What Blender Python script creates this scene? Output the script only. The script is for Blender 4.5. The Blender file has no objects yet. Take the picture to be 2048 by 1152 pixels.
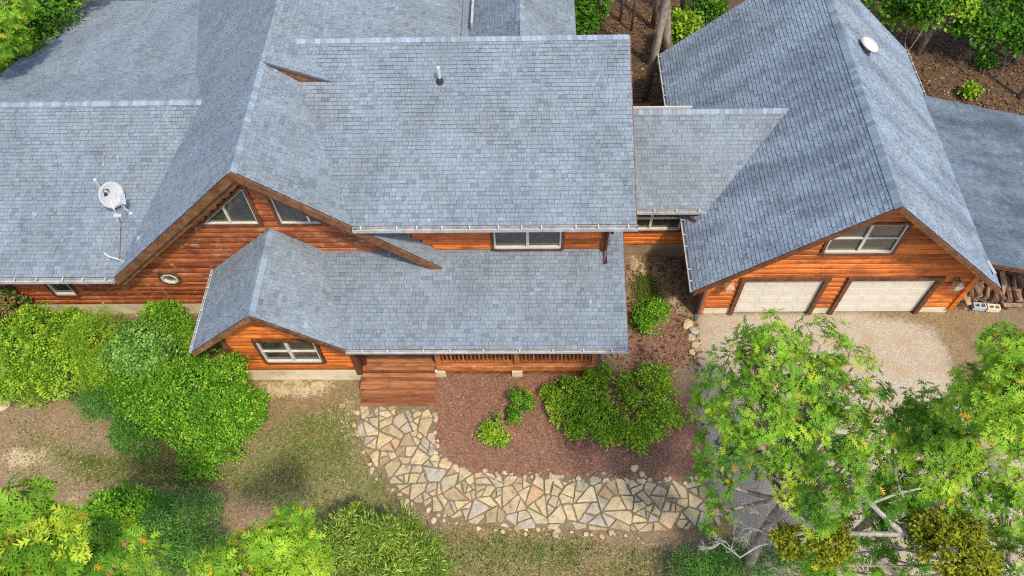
import bpy, math, random
import numpy as np
from mathutils import Vector, Matrix
random.seed(7); rng = np.random.default_rng(11)
SC = bpy.context.scene
COL = SC.collection
# ------------------------------------------------------------------ camera
F_PX, CAM_H = 1555.987, 22.8
def _rot(p, y, r):
    cy, sy = math.cos(y), math.sin(y)
    f = np.array([sy*math.cos(p), cy*math.cos(p), -math.sin(p)])
    x = np.array([cy, -sy, 0.0]); d = np.cross(f, x)
    return np.array([math.cos(r)*x + math.sin(r)*d, -math.sin(r)*x + math.cos(r)*d, f])
CM = _rot(math.radians(56.64458), math.radians(-2.78735), math.radians(2.62635))
CP = np.array([0, 0, CAM_H])
cam = bpy.data.cameras.new('camera'); camo = bpy.data.objects.new('camera', cam); COL.objects.link(camo)
cam.sensor_width = 36.0; cam.lens = F_PX/2048*36; cam.clip_start = 0.1; cam.clip_end = 1500
camo.matrix_world = Matrix(((CM[0][0], -CM[1][0], -CM[2][0], 0), (CM[0][1], -CM[1][1], -CM[2][1], 0), (CM[0][2], -CM[1][2], -CM[2][2], CAM_H), (0, 0, 0, 1)))
SC.camera = camo
# ------------------------------------------------------------------ light
SUN = Vector((0.35, -0.47, 1.0)).normalized()
W = bpy.data.worlds.new('World'); SC.world = W; W.use_nodes = True
wn = W.node_tree; sky = wn.nodes.new('ShaderNodeTexSky'); sky.sky_type = 'NISHITA'; sky.sun_disc = False
sky.sun_elevation = math.asin(SUN.z); sky.sun_rotation = math.atan2(SUN.x, SUN.y); sky.air_density = 1.0; sky.dust_density = 2.0
wn.nodes['Background'].inputs[1].default_value = 0.15
wn.links.new(sky.outputs[0], wn.nodes['Background'].inputs[0])
sl = bpy.data.lights.new('sun', 'SUN'); sl.energy = 2.0; sl.angle = math.radians(4.0); sl.color = (1.0, 0.88, 0.70)
so = bpy.data.objects.new('sun', sl); COL.objects.link(so); so.rotation_euler = SUN.to_track_quat('Z', 'Y').to_euler()
SC.view_settings.view_transform = 'Standard'; SC.view_settings.look = 'None'; SC.view_settings.gamma = 1; SC.view_settings.exposure = 1.12
SC.view_settings.use_curve_mapping = False
SC.render.filter_size = 1.15; SC.cycles.filter_width = 1.15; SC.cycles.use_denoising = False; SC.cycles.max_bounces = 6; SC.cycles.sample_clamp_indirect = 4.0

# ------------------------------------------------------------------ helpers
def ray(u, v): return CM.T @ np.array([u-1024, v-576, F_PX])
def bz(u, v, z=0.0): d = ray(u, v); return CP + d*(z-CAM_H)/d[2]
def by(u, v, y): d = ray(u, v); return CP + d*y/d[1]
def pix(P):
    c = (np.asarray(P)-CP) @ CM.T
    return c[..., :2]/c[..., 2:3]*F_PX + np.array([1024, 576])
def tag(o, label=None, cat=None, group=None, kind=None):
    if label: o['label'] = label
    if cat: o['category'] = cat
    if group: o['group'] = group
    if kind: o['kind'] = kind
    return o
def empty(name, loc, label=None, cat=None, group=None):
    o = bpy.data.objects.new(name, None); COL.objects.link(o); o.location = loc
    return tag(o, label, cat, group)
def link(name, me, mat=None, parent=None):
    o = bpy.data.objects.new(name, me); COL.objects.link(o)
    if mat is not None and not me.materials: me.materials.append(mat)
    if parent is not None:
        o.parent = parent
        o.matrix_parent_inverse = Matrix.Translation(-wloc(parent))
    return o
def wloc(o):
    v = Vector(o.location)
    if o.parent is not None: pass
    return v
class PB:
    def __init__(s): s.v = []; s.f = []; s.t = []
    def add(s, vs, fs, tone=0.5):
        b = len(s.v); s.v.extend([tuple(map(float, p)) for p in vs]); s.f.extend([tuple(b+i for i in f) for f in fs]); s.t.extend([tone]*len(fs)); return s
    def box(s, a, b, tone=0.5):
        x0, y0, z0 = a; x1, y1, z1 = b
        return s.add([(x0,y0,z0),(x1,y0,z0),(x1,y1,z0),(x0,y1,z0),(x0,y0,z1),(x1,y0,z1),(x1,y1,z1),(x0,y1,z1)],
                     [(3,2,1,0),(4,5,6,7),(0,1,5,4),(1,2,6,5),(2,3,7,6),(3,0,4,7)], tone)
    def obox(s, c, ax, ay, az, tone=0.5):      # half-axis vectors
        c, ax, ay, az = map(np.asarray, (c, ax, ay, az)); P = []
        for k in (-1, 1):
            for i, j in ((-1,-1),(1,-1),(1,1),(-1,1)): P.append(c+i*ax+j*ay+k*az)
        return s.add(P, [(3,2,1,0),(4,5,6,7),(0,1,5,4),(1,2,6,5),(2,3,7,6),(3,0,4,7)], tone)
    def prism(s, poly, d, tone=0.5):           # polygon extruded by vector d
        n = len(poly); P = [np.asarray(p, float) for p in poly]; d = np.asarray(d, float)
        return s.add(P+[p+d for p in P], [tuple(range(n))[::-1], tuple(range(n, 2*n))]+[(i, (i+1) % n, n+(i+1) % n, n+i) for i in range(n)], tone)
    def tube(s, pts, rad, n=6, tone=0.5, cap=True):
        pts = [np.asarray(p, float) for p in pts]; rings = []
        up = np.array([0.13, 0.21, 0.97])
        for i, p in enumerate(pts):
            t = pts[min(i+1, len(pts)-1)]-pts[max(i-1, 0)]; t = t/(np.linalg.norm(t)+1e-9)
            a = np.cross(t, up)
            if np.linalg.norm(a) < 0.05: a = np.cross(t, [1, 0, 0])
            a /= np.linalg.norm(a); b = np.cross(t, a)
            r = rad[i] if hasattr(rad, '__len__') else rad
            rings.append([p+r*(math.cos(2*math.pi*k/n)*a+math.sin(2*math.pi*k/n)*b) for k in range(n)])
        V = [q for r in rings for q in r]; F = []
        for i in range(len(pts)-1):
            for k in range(n): F.append((i*n+k, i*n+(k+1) % n, (i+1)*n+(k+1) % n, (i+1)*n+k))
        if cap: F += [tuple(range(n))[::-1], tuple(range((len(pts)-1)*n, len(pts)*n))]
        return s.add(V, F, tone)
    def mesh(s, name):
        me = bpy.data.meshes.new(name); me.from_pydata(s.v, [], s.f)
        a = me.attributes.new('tone', 'FLOAT', 'FACE'); a.data.foreach_set('value', np.array(s.t, dtype=np.float32))
        return me
    def build(s, name, mat, parent=None, smooth=False):
        me = s.mesh(name)
        if smooth: me.polygons.foreach_set('use_smooth', [True]*len(me.polygons))
        return link(name, me, mat, parent)
def np_mesh(name, V, T, tone, mat, parent=None):
    me = bpy.data.meshes.new(name); nv, nt = len(V), len(T)
    me.vertices.add(nv); me.vertices.foreach_set('co', V.astype(np.float32).ravel())
    me.loops.add(nt*3); me.loops.foreach_set('vertex_index', T.astype(np.int32).ravel())
    me.polygons.add(nt); me.polygons.foreach_set('loop_start', np.arange(0, nt*3, 3, dtype=np.int32))
    me.update(calc_edges=True)
    a = me.attributes.new('tone', 'FLOAT', 'FACE'); a.data.foreach_set('value', tone.astype(np.float32))
    return link(name, me, mat, parent)

# ------------------------------------------------------------------ materials
class NT:
    def __init__(s, name):
        s.m = bpy.data.materials.new(name); s.m.use_nodes = True; s.t = s.m.node_tree
        s.b = s.t.nodes['Principled BSDF']
    def n(s, typ, **k):
        x = s.t.nodes.new(typ)
        for a, v in k.items(): setattr(x, a, v)
        return x
    def l(s, a, b): s.t.links.new(a, b)
    def ramp(s, fac, stops):
        r = s.n('ShaderNodeValToRGB'); e = r.color_ramp.elements
        while len(e) < len(stops): e.new(0.5)
        for i, (p, c) in enumerate(stops): e[i].position = p; e[i].color = (*c, 1)
        s.l(fac, r.inputs[0]); return r.outputs[0]
    def coord(s, scale=(1, 1, 1), kind='Object'):
        if kind == 'World': src = s.n('ShaderNodeNewGeometry').outputs['Position']
        else: src = s.n('ShaderNodeTexCoord').outputs[kind]
        m = s.n('ShaderNodeMapping'); m.inputs['Scale'].default_value = scale; s.l(src, m.inputs[0]); return m.outputs[0]
    def noise(s, vec, scale, detail=4, rough=0.6, dist=0.0):
        x = s.n('ShaderNodeTexNoise'); x.inputs['Scale'].default_value = scale; x.inputs['Detail'].default_value = detail
        x.inputs['Roughness'].default_value = rough; x.inputs['Distortion'].default_value = dist; s.l(vec, x.inputs['Vector']); return x.outputs[0]
    def vor(s, vec, scale, out='Distance'):
        x = s.n('ShaderNodeTexVoronoi'); x.inputs['Scale'].default_value = scale; s.l(vec, x.inputs['Vector']); return x.outputs[out]
    def math(s, op, a, b=None):
        x = s.n('ShaderNodeMath', operation=op)
        for i, v in enumerate((a, b)):
            if v is None: continue
            if isinstance(v, (int, float)): x.inputs[i].default_value = v
            else: s.l(v, x.inputs[i])
        return x.outputs[0]
    def mr(s, v, a, b, c=0.0, d=1.0):
        x = s.n('ShaderNodeMapRange'); x.interpolation_type = 'SMOOTHSTEP'; s.l(v, x.inputs[0])
        for i, q in enumerate((a, b, c, d)): x.inputs[1+i].default_value = q
        return x.outputs[0]
    def mix(s, f, a, b, mode='MIX'):
        x = s.n('ShaderNodeMix', data_type='RGBA', blend_type=mode)
        for sock, v in ((x.inputs[0], f), (x.inputs[6], a), (x.inputs[7], b)):
            if isinstance(v, (int, float)): sock.default_value = v
            elif isinstance(v, tuple): sock.default_value = (*v, 1)
            else: s.l(v, sock)
        return x.outputs[2]
    def attr(s, name): x = s.n('ShaderNodeAttribute'); x.attribute_name = name; return x.outputs['Fac']
    def rnd(s): return s.n('ShaderNodeObjectInfo').outputs['Random']
    def bump(s, h, strength=0.3, dist=0.02):
        x = s.n('ShaderNodeBump'); x.inputs['Strength'].default_value = strength; x.inputs['Distance'].default_value = dist
        s.l(h, x.inputs['Height']); s.l(x.outputs[0], s.b.inputs['Normal'])
    def done(s, col, rough=0.7, spec=0.3):
        if isinstance(col, tuple): s.b.inputs['Base Color'].default_value = (*col, 1)
        else: s.l(col, s.b.inputs['Base Color'])
        if isinstance(rough, (int, float)): s.b.inputs['Roughness'].default_value = rough
        else: s.l(rough, s.b.inputs['Roughness'])
        s.b.inputs['Specular IOR Level'].default_value = spec; return s.m
MAT = {}
def shingle_mat(name, use_random, c0, c1, c2, stain=0.35):
    t = NT(name)
    tone = t.math('ADD', t.math('MULTIPLY', t.rnd(), 0.5), 0.35) if use_random else t.attr('tone')
    col = t.ramp(tone, [(0.0, (0.03, 0.032, 0.036)), (0.12, (0.04, 0.043, 0.05)), (0.2, c0), (0.55, c1), (1.0, c2)])
    uv = t.coord((1, 1, 1), 'UV') if not use_random else t.coord((1, 1, 1), 'World')
    mp = t.n('ShaderNodeMapping'); mp.inputs['Scale'].default_value = (1.0, 0.3, 1); t.l(uv, mp.inputs[0])
    st = t.mr(t.noise(mp.outputs[0], 1.0, 5, 0.62), 0.38, 0.66)
    col = t.mix(t.math('MULTIPLY', st, stain), col, t.mix(1.0, col, (0.50, 0.52, 0.56), 'MULTIPLY'))
    pos = t.coord((1, 1, 1), 'World')
    gr = t.noise(pos, 160, 2, 0.7)
    col = t.mix(0.55, col, t.mix(1.0, col, t.ramp(gr, [(0.3, (0.55, 0.55, 0.55)), (0.7, (1.45, 1.45, 1.45))]), 'MULTIPLY'))
    pt = t.noise(pos, 0.7, 3, 0.6)
    col = t.mix(0.45, col, t.mix(1.0, col, t.ramp(pt, [(0.3, (0.85, 0.82, 0.78)), (0.7, (1.08, 1.12, 1.2))]), 'MULTIPLY'))
    mo = t.noise(pos, 21, 3, 0.6)
    col = t.mix(1.0, col, t.ramp(mo, [(0.3, (0.8, 0.8, 0.8)), (0.7, (1.2, 1.2, 1.2))]), 'MULTIPLY')
    t.bump(gr, 0.35, 0.01)
    return t.done(col, 0.78, 0.35)
MAT['shingle'] = shingle_mat('weathered_shingle', False, (0.098, 0.121, 0.142), (0.173, 0.210, 0.242), (0.27, 0.322, 0.365))
MAT['shingle_g'] = shingle_mat('weathered_shingle_garage', False, (0.11, 0.14, 0.172), (0.205, 0.255, 0.305), (0.32, 0.385, 0.45), 0.8)
MAT['shingle_l'] = shingle_mat('dark_shaded_lean_to_shingle', False, (0.06, 0.08, 0.10), (0.105, 0.138, 0.172), (0.20, 0.25, 0.30), 1.0)  # darker shingle; the trees' shade on the lean-to is partly in its colour
MAT['cap'] = shingle_mat('ridge_shingle', True, (0.11, 0.14, 0.172), (0.188, 0.236, 0.282), (0.26, 0.315, 0.365), 0.2)
def wood(name, light, mid, dark, sx=(1.2, 14, 14), rough=0.55, knots=0.6, old=0.0):
    t = NT(name); r = t.rnd()
    add = t.n('ShaderNodeVectorMath', operation='ADD'); t.l(t.coord((1, 1, 1), 'World'), add.inputs[0])
    cx = t.n('ShaderNodeCombineXYZ'); t.l(t.math('MULTIPLY', r, 40), cx.inputs[0]); t.l(t.math('MULTIPLY', r, 13), cx.inputs[2]); t.l(cx.outputs[0], add.inputs[1])
    m = t.n('ShaderNodeMapping'); m.inputs['Scale'].default_value = sx; t.l(add.outputs[0], m.inputs[0])
    g = t.noise(m.outputs[0], 1.0, 6, 0.65, 0.4)
    col = t.ramp(g, [(0.28, dark), (0.5, mid), (0.72, light)])
    m2 = t.n('ShaderNodeMapping'); m2.inputs['Scale'].default_value = (2.2, 3.5, 5.0); t.l(add.outputs[0], m2.inputs[0])
    k = t.vor(m2.outputs[0], 1.0)
    col = t.mix(t.math('MULTIPLY', t.mr(k, 0.17, 0.04), knots), col, tuple(c*0.4 for c in dark))
    bl = t.noise(add.outputs[0], 1.6, 4, 0.6)
    col = t.mix(t.math('MULTIPLY', t.mr(bl, 0.48, 0.7), 0.65), col, tuple(c*0.8 for c in dark))
    col = t.mix(1.0, col, t.ramp(r, [(0.0, (0.58, 0.52, 0.48)), (0.45, (0.95, 0.95, 0.95)), (0.85, (1.18, 1.14, 1.05)), (1.0, (1.25, 1.3, 1.35))]), 'MULTIPLY')
    if old: col = t.mix(t.math('MULTIPLY', t.mr(t.noise(add.outputs[0], 3.1, 5, 0.7), 0.52, 0.66), old), col, (0.36, 0.23, 0.14))
    t.bump(g, 0.25, 0.01)
    return t.done(col, rough, 0.35)
MAT['log'] = wood('orange_stained_log', (0.66, 0.205, 0.030), (0.50, 0.128, 0.018), (0.20, 0.045, 0.010))
MAT['log_old'] = wood('weathered_red_brown_log', (0.40, 0.125, 0.032), (0.27, 0.068, 0.018), (0.105, 0.026, 0.010), old=0.5)
MAT['log_dark'] = wood('dark_brown_backing', (0.14, 0.05, 0.02), (0.10, 0.032, 0.012), (0.05, 0.016, 0.008))
MAT['trim'] = wood('brown_trim_board', (0.17, 0.072, 0.035), (0.115, 0.043, 0.020), (0.055, 0.020, 0.010), (6, 6, 6), knots=0.2)
MAT['rake'] = wood('weathered_rake_board', (0.26, 0.135, 0.07), (0.17, 0.078, 0.036), (0.08, 0.032, 0.014), (5, 5, 5), knots=0.3)
MAT['deck'] = wood('stained_deck_board', (0.40, 0.18, 0.078), (0.27, 0.108, 0.046), (0.13, 0.052, 0.028), (1.0, 12, 12), knots=0.25)
MAT['rail'] = wood('stained_rail_wood', (0.50, 0.20, 0.055), (0.36, 0.125, 0.035), (0.17, 0.055, 0.018), (3, 3, 3), knots=0.3)
MAT['firewood'] = wood('grey_split_firewood', (0.36, 0.24, 0.15), (0.23, 0.145, 0.09), (0.09, 0.055, 0.035), (5, 5, 5), 0.8, 0.2)
def simple(name, c, rough=0.5, spec=0.4, var=0.12, scale=3.0, metal=0.0, dirt=None):
    t = NT(name); p = t.coord((1, 1, 1), 'World'); n = t.noise(p, scale, 5, 0.65)
    col = t.mix(1.0, c, t.ramp(n, [(0.25, (1-var*2,)*3), (0.75, (1+var,)*3)]), 'MULTIPLY')
    if dirt: col = t.mix(t.mr(t.noise(p, scale*0.6, 6, 0.7), 0.5, 0.75, 0, 0.8), col, dirt)
    t.b.inputs['Metallic'].default_value = metal
    t.bump(t.noise(p, 60, 3), 0.08, 0.01)
    return t.done(col, rough, spec)
MAT['concrete'] = simple('cream_concrete', (0.66, 0.57, 0.39), 0.85, 0.2, 0.12, 2.0, 0, (0.36, 0.28, 0.18))
MAT['gutter'] = simple('pale_metal_gutter', (0.38, 0.39, 0.40), 0.4, 0.5, 0.2, 4, 0.0, (0.22, 0.20, 0.19))
MAT['concrete_old'] = simple('stained_old_concrete', (0.30, 0.22, 0.13), 0.9, 0.2, 0.3, 1.5, 0, (0.13, 0.10, 0.07))
MAT['gutter_brown'] = simple('brown_metal_fascia', (0.10, 0.05, 0.035), 0.4, 0.5)
MAT['vinyl'] = simple('off_white_vinyl', (0.50, 0.48, 0.42), 0.4, 0.4, 0.08)
MAT['door'] = simple('cream_garage_door', (0.62, 0.565, 0.46), 0.45, 0.4, 0.06, 1.5)
MAT['white'] = simple('white_plastic', (0.40, 0.42, 0.44), 0.45, 0.25, 0.04)
MAT['steel'] = simple('galvanised_steel', (0.45, 0.47, 0.5), 0.4, 0.5, 0.15)
MAT['black'] = simple('dark_rubber', (0.03, 0.03, 0.032), 0.6, 0.3)
MAT['darkmetal'] = simple('dark_grey_metal', (0.085, 0.085, 0.095), 0.45, 0.5)
MAT['logo'] = simple('dark_blue_print', (0.035, 0.045, 0.075), 0.5, 0.3)
MAT['cinder'] = simple('grey_cinder_block', (0.42, 0.45, 0.47), 0.9, 0.2, 0.2, 20)
MAT['lantern'] = simple('copper_lantern', (0.50, 0.27, 0.15), 0.5, 0.4, 0.2, 8)
def glass():
    t = NT('dark_window_glass'); p = t.coord((1, 1, 1), 'World')
    col = t.ramp(t.noise(p, 2.2, 5, 0.6), [(0.35, (0.014, 0.018, 0.014)), (0.65, (0.055, 0.05, 0.032))])
    t.b.inputs['Coat Weight'].default_value = 0.6; t.b.inputs['Coat Roughness'].default_value = 0.02
    return t.done(col, 0.06, 0.8)
MAT['glass'] = glass()
def bark(name, a, b, c):
    t = NT(name); p = t.coord((1, 1, 0.35), 'World'); n = t.noise(p, 9, 6, 0.7, 0.6)
    col = t.ramp(n, [(0.3, a), (0.5, b), (0.7, c)])
    col = t.mix(t.mr(t.noise(p, 2.2, 3), 0.5, 0.7, 0, 0.5), col, tuple(x*1.3 for x in c))
    t.bump(n, 0.6, 0.03); return t.done(col, 0.9, 0.15)
MAT['bark'] = bark('grey_brown_bark', (0.09, 0.07, 0.055), (0.22, 0.175, 0.135), (0.38, 0.32, 0.26))
MAT['bark_pale'] = bark('pale_grey_bark', (0.13, 0.12, 0.10), (0.26, 0.245, 0.215), (0.38, 0.36, 0.32))
def leaf(name, stops, trans=0.35, rough=0.5):
    t = NT(name); col = t.ramp(t.attr('tone'), stops)
    p = t.coord((1, 1, 1), 'World')
    col = t.mix(0.6, col, t.mix(1.0, col, t.ramp(t.noise(p, 1.4, 3), [(0.3, (0.72, 0.75, 0.7)), (0.7, (1.25, 1.2, 1.15))]), 'MULTIPLY'))
    t.done(col, rough, 0.12)
    tr = t.n('ShaderNodeBsdfTranslucent'); t.l(t.mix(1.0, col, (1.25, 1.3, 0.7), 'MULTIPLY'), tr.inputs[0])
    ms = t.n('ShaderNodeMixShader'); ms.inputs[0].default_value = trans
    t.l(t.b.outputs[0], ms.inputs[1]); t.l(tr.outputs[0], ms.inputs[2]); t.l(ms.outputs[0], t.t.nodes['Material Output'].inputs[0])
    return t.m
MAT['oak'] = leaf('oak_leaf', [(0.0, (0.055, 0.15, 0.014)), (0.45, (0.125, 0.28, 0.022)), (0.85, (0.29, 0.45, 0.035)), (0.93, (0.42, 0.44, 0.03)), (1.0, (0.56, 0.24, 0.03))])
MAT['oak_bright'] = leaf('bright_oak_leaf', [(0.0, (0.11, 0.24, 0.018)), (0.45, (0.22, 0.40, 0.028)), (0.85, (0.40, 0.54, 0.05)), (0.92, (0.50, 0.50, 0.04)), (1.0, (0.60, 0.27, 0.04))])
MAT['shrub'] = leaf('shrub_leaf', [(0.0, (0.035, 0.12, 0.010)), (0.5, (0.105, 0.27, 0.016)), (1.0, (0.28, 0.47, 0.035))], 0.25)
MAT['shrub_lime'] = leaf('lime_shrub_leaf', [(0.0, (0.065, 0.16, 0.012)), (0.5, (0.19, 0.35, 0.022)), (1.0, (0.40, 0.52, 0.045))], 0.25)
MAT['shrub_pale'] = leaf('silvery_shrub_leaf', [(0.0, (0.05, 0.14, 0.02)), (0.5, (0.14, 0.31, 0.045)), (0.8, (0.25, 0.43, 0.09)), (1.0, (0.34, 0.50, 0.15))], 0.25)
MAT['shrub_blue'] = leaf('blue_green_shrub_leaf', [(0.0, (0.03, 0.10, 0.020)), (0.5, (0.075, 0.20, 0.032)), (1.0, (0.18, 0.36, 0.055))], 0.2)
MAT['olive'] = leaf('olive_leaf', [(0.0, (0.085, 0.11, 0.010)), (0.5, (0.19, 0.215, 0.014)), (1.0, (0.34, 0.33, 0.02))], 0.25)
MAT['willow'] = leaf('yellow_green_narrow_leaf', [(0.0, (0.08, 0.16, 0.02)), (0.5, (0.20, 0.31, 0.04)), (1.0, (0.44, 0.52, 0.12))], 0.3)
MAT['redtip'] = leaf('red_tipped_leaf', [(0.0, (0.04, 0.10, 0.03)), (0.6, (0.10, 0.19, 0.04)), (0.75, (0.30, 0.12, 0.05)), (1.0, (0.45, 0.14, 0.08))], 0.2)
MAT['forest'] = leaf('forest_leaf', [(0.0, (0.03, 0.10, 0.012)), (0.5, (0.08, 0.22, 0.02)), (1.0, (0.20, 0.37, 0.035))], 0.4)
MAT['grass'] = leaf('grass_blade', [(0.0, (0.06, 0.12, 0.018)), (0.5, (0.13, 0.22, 0.03)), (1.0, (0.28, 0.30, 0.07))], 0.3, 0.7)
MAT['chips'] = leaf('mulch_chip', [(0.0, (0.10, 0.05, 0.035)), (0.5, (0.23, 0.118, 0.075)), (0.85, (0.38, 0.22, 0.145)), (1.0, (0.55, 0.40, 0.29))], 0.0, 0.9)
MAT['litter'] = leaf('dry_leaf', [(0.0, (0.05, 0.030, 0.018)), (0.5, (0.12, 0.070, 0.040)), (1.0, (0.28, 0.175, 0.10))], 0.0, 0.9)
MAT['pebble'] = leaf('pebble', [(0.0, (0.18, 0.15, 0.11)), (0.5, (0.31, 0.26, 0.195)), (1.0, (0.46, 0.40, 0.315))], 0.0, 0.9)
MAT['straw'] = leaf('straw', [(0.0, (0.10, 0.075, 0.05)), (0.5, (0.25, 0.195, 0.125)), (1.0, (0.50, 0.42, 0.29))], 0.0, 0.9)
MAT['pink'] = simple('pink_petal', (0.6, 0.05, 0.22), 0.5)
def stone():
    t = NT('sandstone_flag'); r = t.rnd(); p = t.coord((1, 1, 1), 'World')
    col = t.ramp(r, [(0.0, (0.31, 0.235, 0.145)), (0.2, (0.44, 0.36, 0.22)), (0.45, (0.52, 0.425, 0.25)), (0.66, (0.40, 0.345, 0.235)), (0.84, (0.37, 0.35, 0.30)), (0.93, (0.45, 0.28, 0.155)), (1.0, (0.52, 0.45, 0.31))])
    n = t.noise(p, 5, 7, 0.68); n2 = t.noise(p, 32, 4, 0.7)
    col = t.mix(1.0, col, t.ramp(n, [(0.28, (0.62, 0.60, 0.58)), (0.5, (1, 1, 1)), (0.75, (1.18, 1.16, 1.12))]), 'MULTIPLY')
    col = t.mix(0.5, col, t.mix(1.0, col, t.ramp(n2, [(0.3, (0.65, 0.65, 0.65)), (0.7, (1.2, 1.2, 1.2))]), 'MULTIPLY'))
    col = t.mix(t.mr(t.noise(p, 1.7, 7, 0.75), 0.52, 0.72, 0, 0.7), col, (0.17, 0.125, 0.075))
    col = t.mix(1.0, col, (0.92, 0.90, 0.88), 'MULTIPLY')
    t.bump(t.math('ADD', n, t.math('MULTIPLY', n2, 0.4)), 0.8, 0.04); return t.done(col, 0.9, 0.15)
MAT['stone'] = stone()
def ground_mat():
    t = NT('ground_soil'); p = t.coord((1, 1, 1), 'World')
    nb = t.noise(p, 1.3, 6, 0.65); nf = t.noise(p, 14, 6, 0.75); nx = t.noise(p, 70, 3, 0.8); nl = t.noise(p, 0.35, 4, 0.6)
    def edge(a, w=0.9):   # mask whose border is broken up by noise
        v = t.math('ADD', t.attr(a), t.math('MULTIPLY', t.math('SUBTRACT', t.math('ADD', t.math('MULTIPLY', nb, 0.6), t.math('MULTIPLY', nf, 0.4)), 0.5), w))
        return t.mr(v, 0.35, 0.65)
    soil = t.ramp(nf, [(0.25, (0.10, 0.066, 0.034)), (0.5, (0.21, 0.146, 0.078)), (0.75, (0.35, 0.265, 0.152))])
    soil = t.mix(t.mr(nl, 0.4, 0.65), soil, t.ramp(nf, [(0.3, (0.115, 0.080, 0.048)), (0.7, (0.27, 0.20, 0.125))]))
    grass = t.ramp(nf, [(0.3, (0.075, 0.095, 0.028)), (0.5, (0.15, 0.16, 0.055)), (0.75, (0.27, 0.235, 0.11))])
    col = t.mix(t.math('MULTIPLY', edge('grass', 2.2), t.mr(t.noise(p, 3.3, 5, 0.7), 0.3, 0.6)), soil, grass)
    sand_and_lit = t.ramp(nf, [(0.3, (0.34, 0.255, 0.145)), (0.7, (0.56, 0.45, 0.28))])
    col = t.mix(t.math('MULTIPLY', edge('sand_and_lit', 2.0), 0.85), col, sand_and_lit)
    gravel = t.ramp(t.vor(p, 38, 'Color'), [(0.15, (0.29, 0.245, 0.185)), (0.5, (0.36, 0.31, 0.24)), (0.85, (0.43, 0.375, 0.29))])
    gravel = t.mix(t.mr(nb, 0.42, 0.68, 0, 0.9), gravel, t.ramp(nf, [(0.3, (0.26, 0.195, 0.125)), (0.7, (0.43, 0.335, 0.225))]))
    col = t.mix(edge('gravel', 0.9), col, gravel)
    mulch = t.ramp(nf, [(0.25, (0.11, 0.058, 0.04)), (0.5, (0.21, 0.115, 0.078)), (0.75, (0.33, 0.195, 0.135))])
    col = t.mix(edge('mulch', 0.5), col, mulch)
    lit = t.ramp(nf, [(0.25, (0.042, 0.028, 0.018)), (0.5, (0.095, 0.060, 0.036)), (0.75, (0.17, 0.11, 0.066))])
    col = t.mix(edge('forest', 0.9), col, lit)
    col = t.mix(0.6, col, t.mix(1.0, col, t.ramp(nx, [(0.3, (0.55, 0.55, 0.55)), (0.7, (1.4, 1.4, 1.4))]), 'MULTIPLY'))
    t.bump(t.math('ADD', nf, t.math('MULTIPLY', nx, 0.5)), 0.7, 0.04)
    return t.done(col, 0.95, 0.1)
MAT['ground'] = ground_mat()

# ------------------------------------------------------------------ ground
def in_poly(X, Y, poly):
    c = np.zeros(X.shape, bool); n = len(poly)
    for i in range(n):
        x0, y0 = poly[i]; x1, y1 = poly[(i+1) % n]
        m = ((y0 > Y) != (y1 > Y)) & (X < (x1-x0)*(Y-y0)/(y1-y0+1e-12)+x0); c ^= m
    return c
def seg_d(X, Y, poly):
    d = np.full(X.shape, 1e9); n = len(poly)
    for i in range(n):
        a = np.array(poly[i]); b = np.array(poly[(i+1) % n]); ab = b-a
        t = np.clip(((X-a[0])*ab[0]+(Y-a[1])*ab[1])/(ab@ab+1e-12), 0, 1)
        d = np.minimum(d, np.hypot(X-a[0]-t*ab[0], Y-a[1]-t*ab[1]))
    return d
def soft(X, Y, poly, w=0.35):   # 0..1, 0.5 on the border
    d = seg_d(X, Y, poly); s = np.where(in_poly(X, Y, poly), d, -d); return np.clip(0.5+0.5*s/w, 0, 1)
def wpoly(px): return [tuple(bz(*q)[:2]) for q in px]
P_MULCH = wpoly([(867,770),(867,748),(1190,748),(1262,735),(1262,560),(1290,590),(1335,600),(1372,650),(1385,700),(1345,745),(1360,790),(1412,880),(1402,955),(1010,950),(905,925),(866,880)])
P_GRAVEL = wpoly([(1400,627),(1885,621),(1930,690),(1940,760),(2048,860),(2200,1000),(2100,1300),(1500,1300),(1490,1090),(1420,960),(1400,880),(1395,720)])
P_DRIVE_SOIL_SHADE = wpoly([(1850,628),(1900,618),(2100,600),(2100,830),(1990,800),(1900,740)])  # dark littered soil, with the trees' shadow on the drive painted in
P_GAP = wpoly([(1255,515),(1375,515),(1395,625),(1385,650),(1255,700)])
GRASS = [([(0,830),(240,850),(300,950),(520,960),(700,1000),(640,1060),(300,990),(0,980)], 0.45), ([(540,800),(720,790),(740,940),(880,1060),(600,1080),(480,960)], 0.5), ([(250,880),(520,870),(700,820),(720,900),(800,1010),(850,1080),(600,1040),(420,960),(250,930)], 1.0), ([(100,900),(380,930),(420,980),(150,960)], 0.8), ([(860,1060),(1180,1075),(1150,1152),(880,1152)], 0.85),
         ([(560,840),(700,800),(720,870),(640,960),(560,940)], 0.7), ([(1180,1090),(1400,1110),(1380,1200),(1180,1200)], 0.6), ([(1275,555),(1310,560),(1310,600),(1275,610)], 0.9)]
SAND_AND_LIT = [([(505,757),(650,757),(660,785),(530,795)], 1.0), ([(-60,900),(70,905),(95,925),(-60,930)], 1.0), ([(130,1000),(330,990),(350,1010),(150,1025)], 0.9), ([(650,800),(720,790),(715,900),(660,860)], 0.75), ([(430,1010),(500,1015),(500,1060),(440,1050)], 0.5),
        ([(1250,488),(1296,488),(1300,560),(1256,560)], 0.8), ([(1330,580),(1385,620),(1380,640),(1320,610)], 0.7)]  # sunlit ground beside the garage's shadow, painted in as pale patches
gx = np.concatenate([np.linspace(-420, -46, 18), np.arange(-42, 42.01, 0.3), np.linspace(46, 420, 18)])
gy = np.concatenate([np.linspace(-220, -9, 12), np.arange(-7, 48.01, 0.3), np.linspace(52, 620, 22)])
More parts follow.
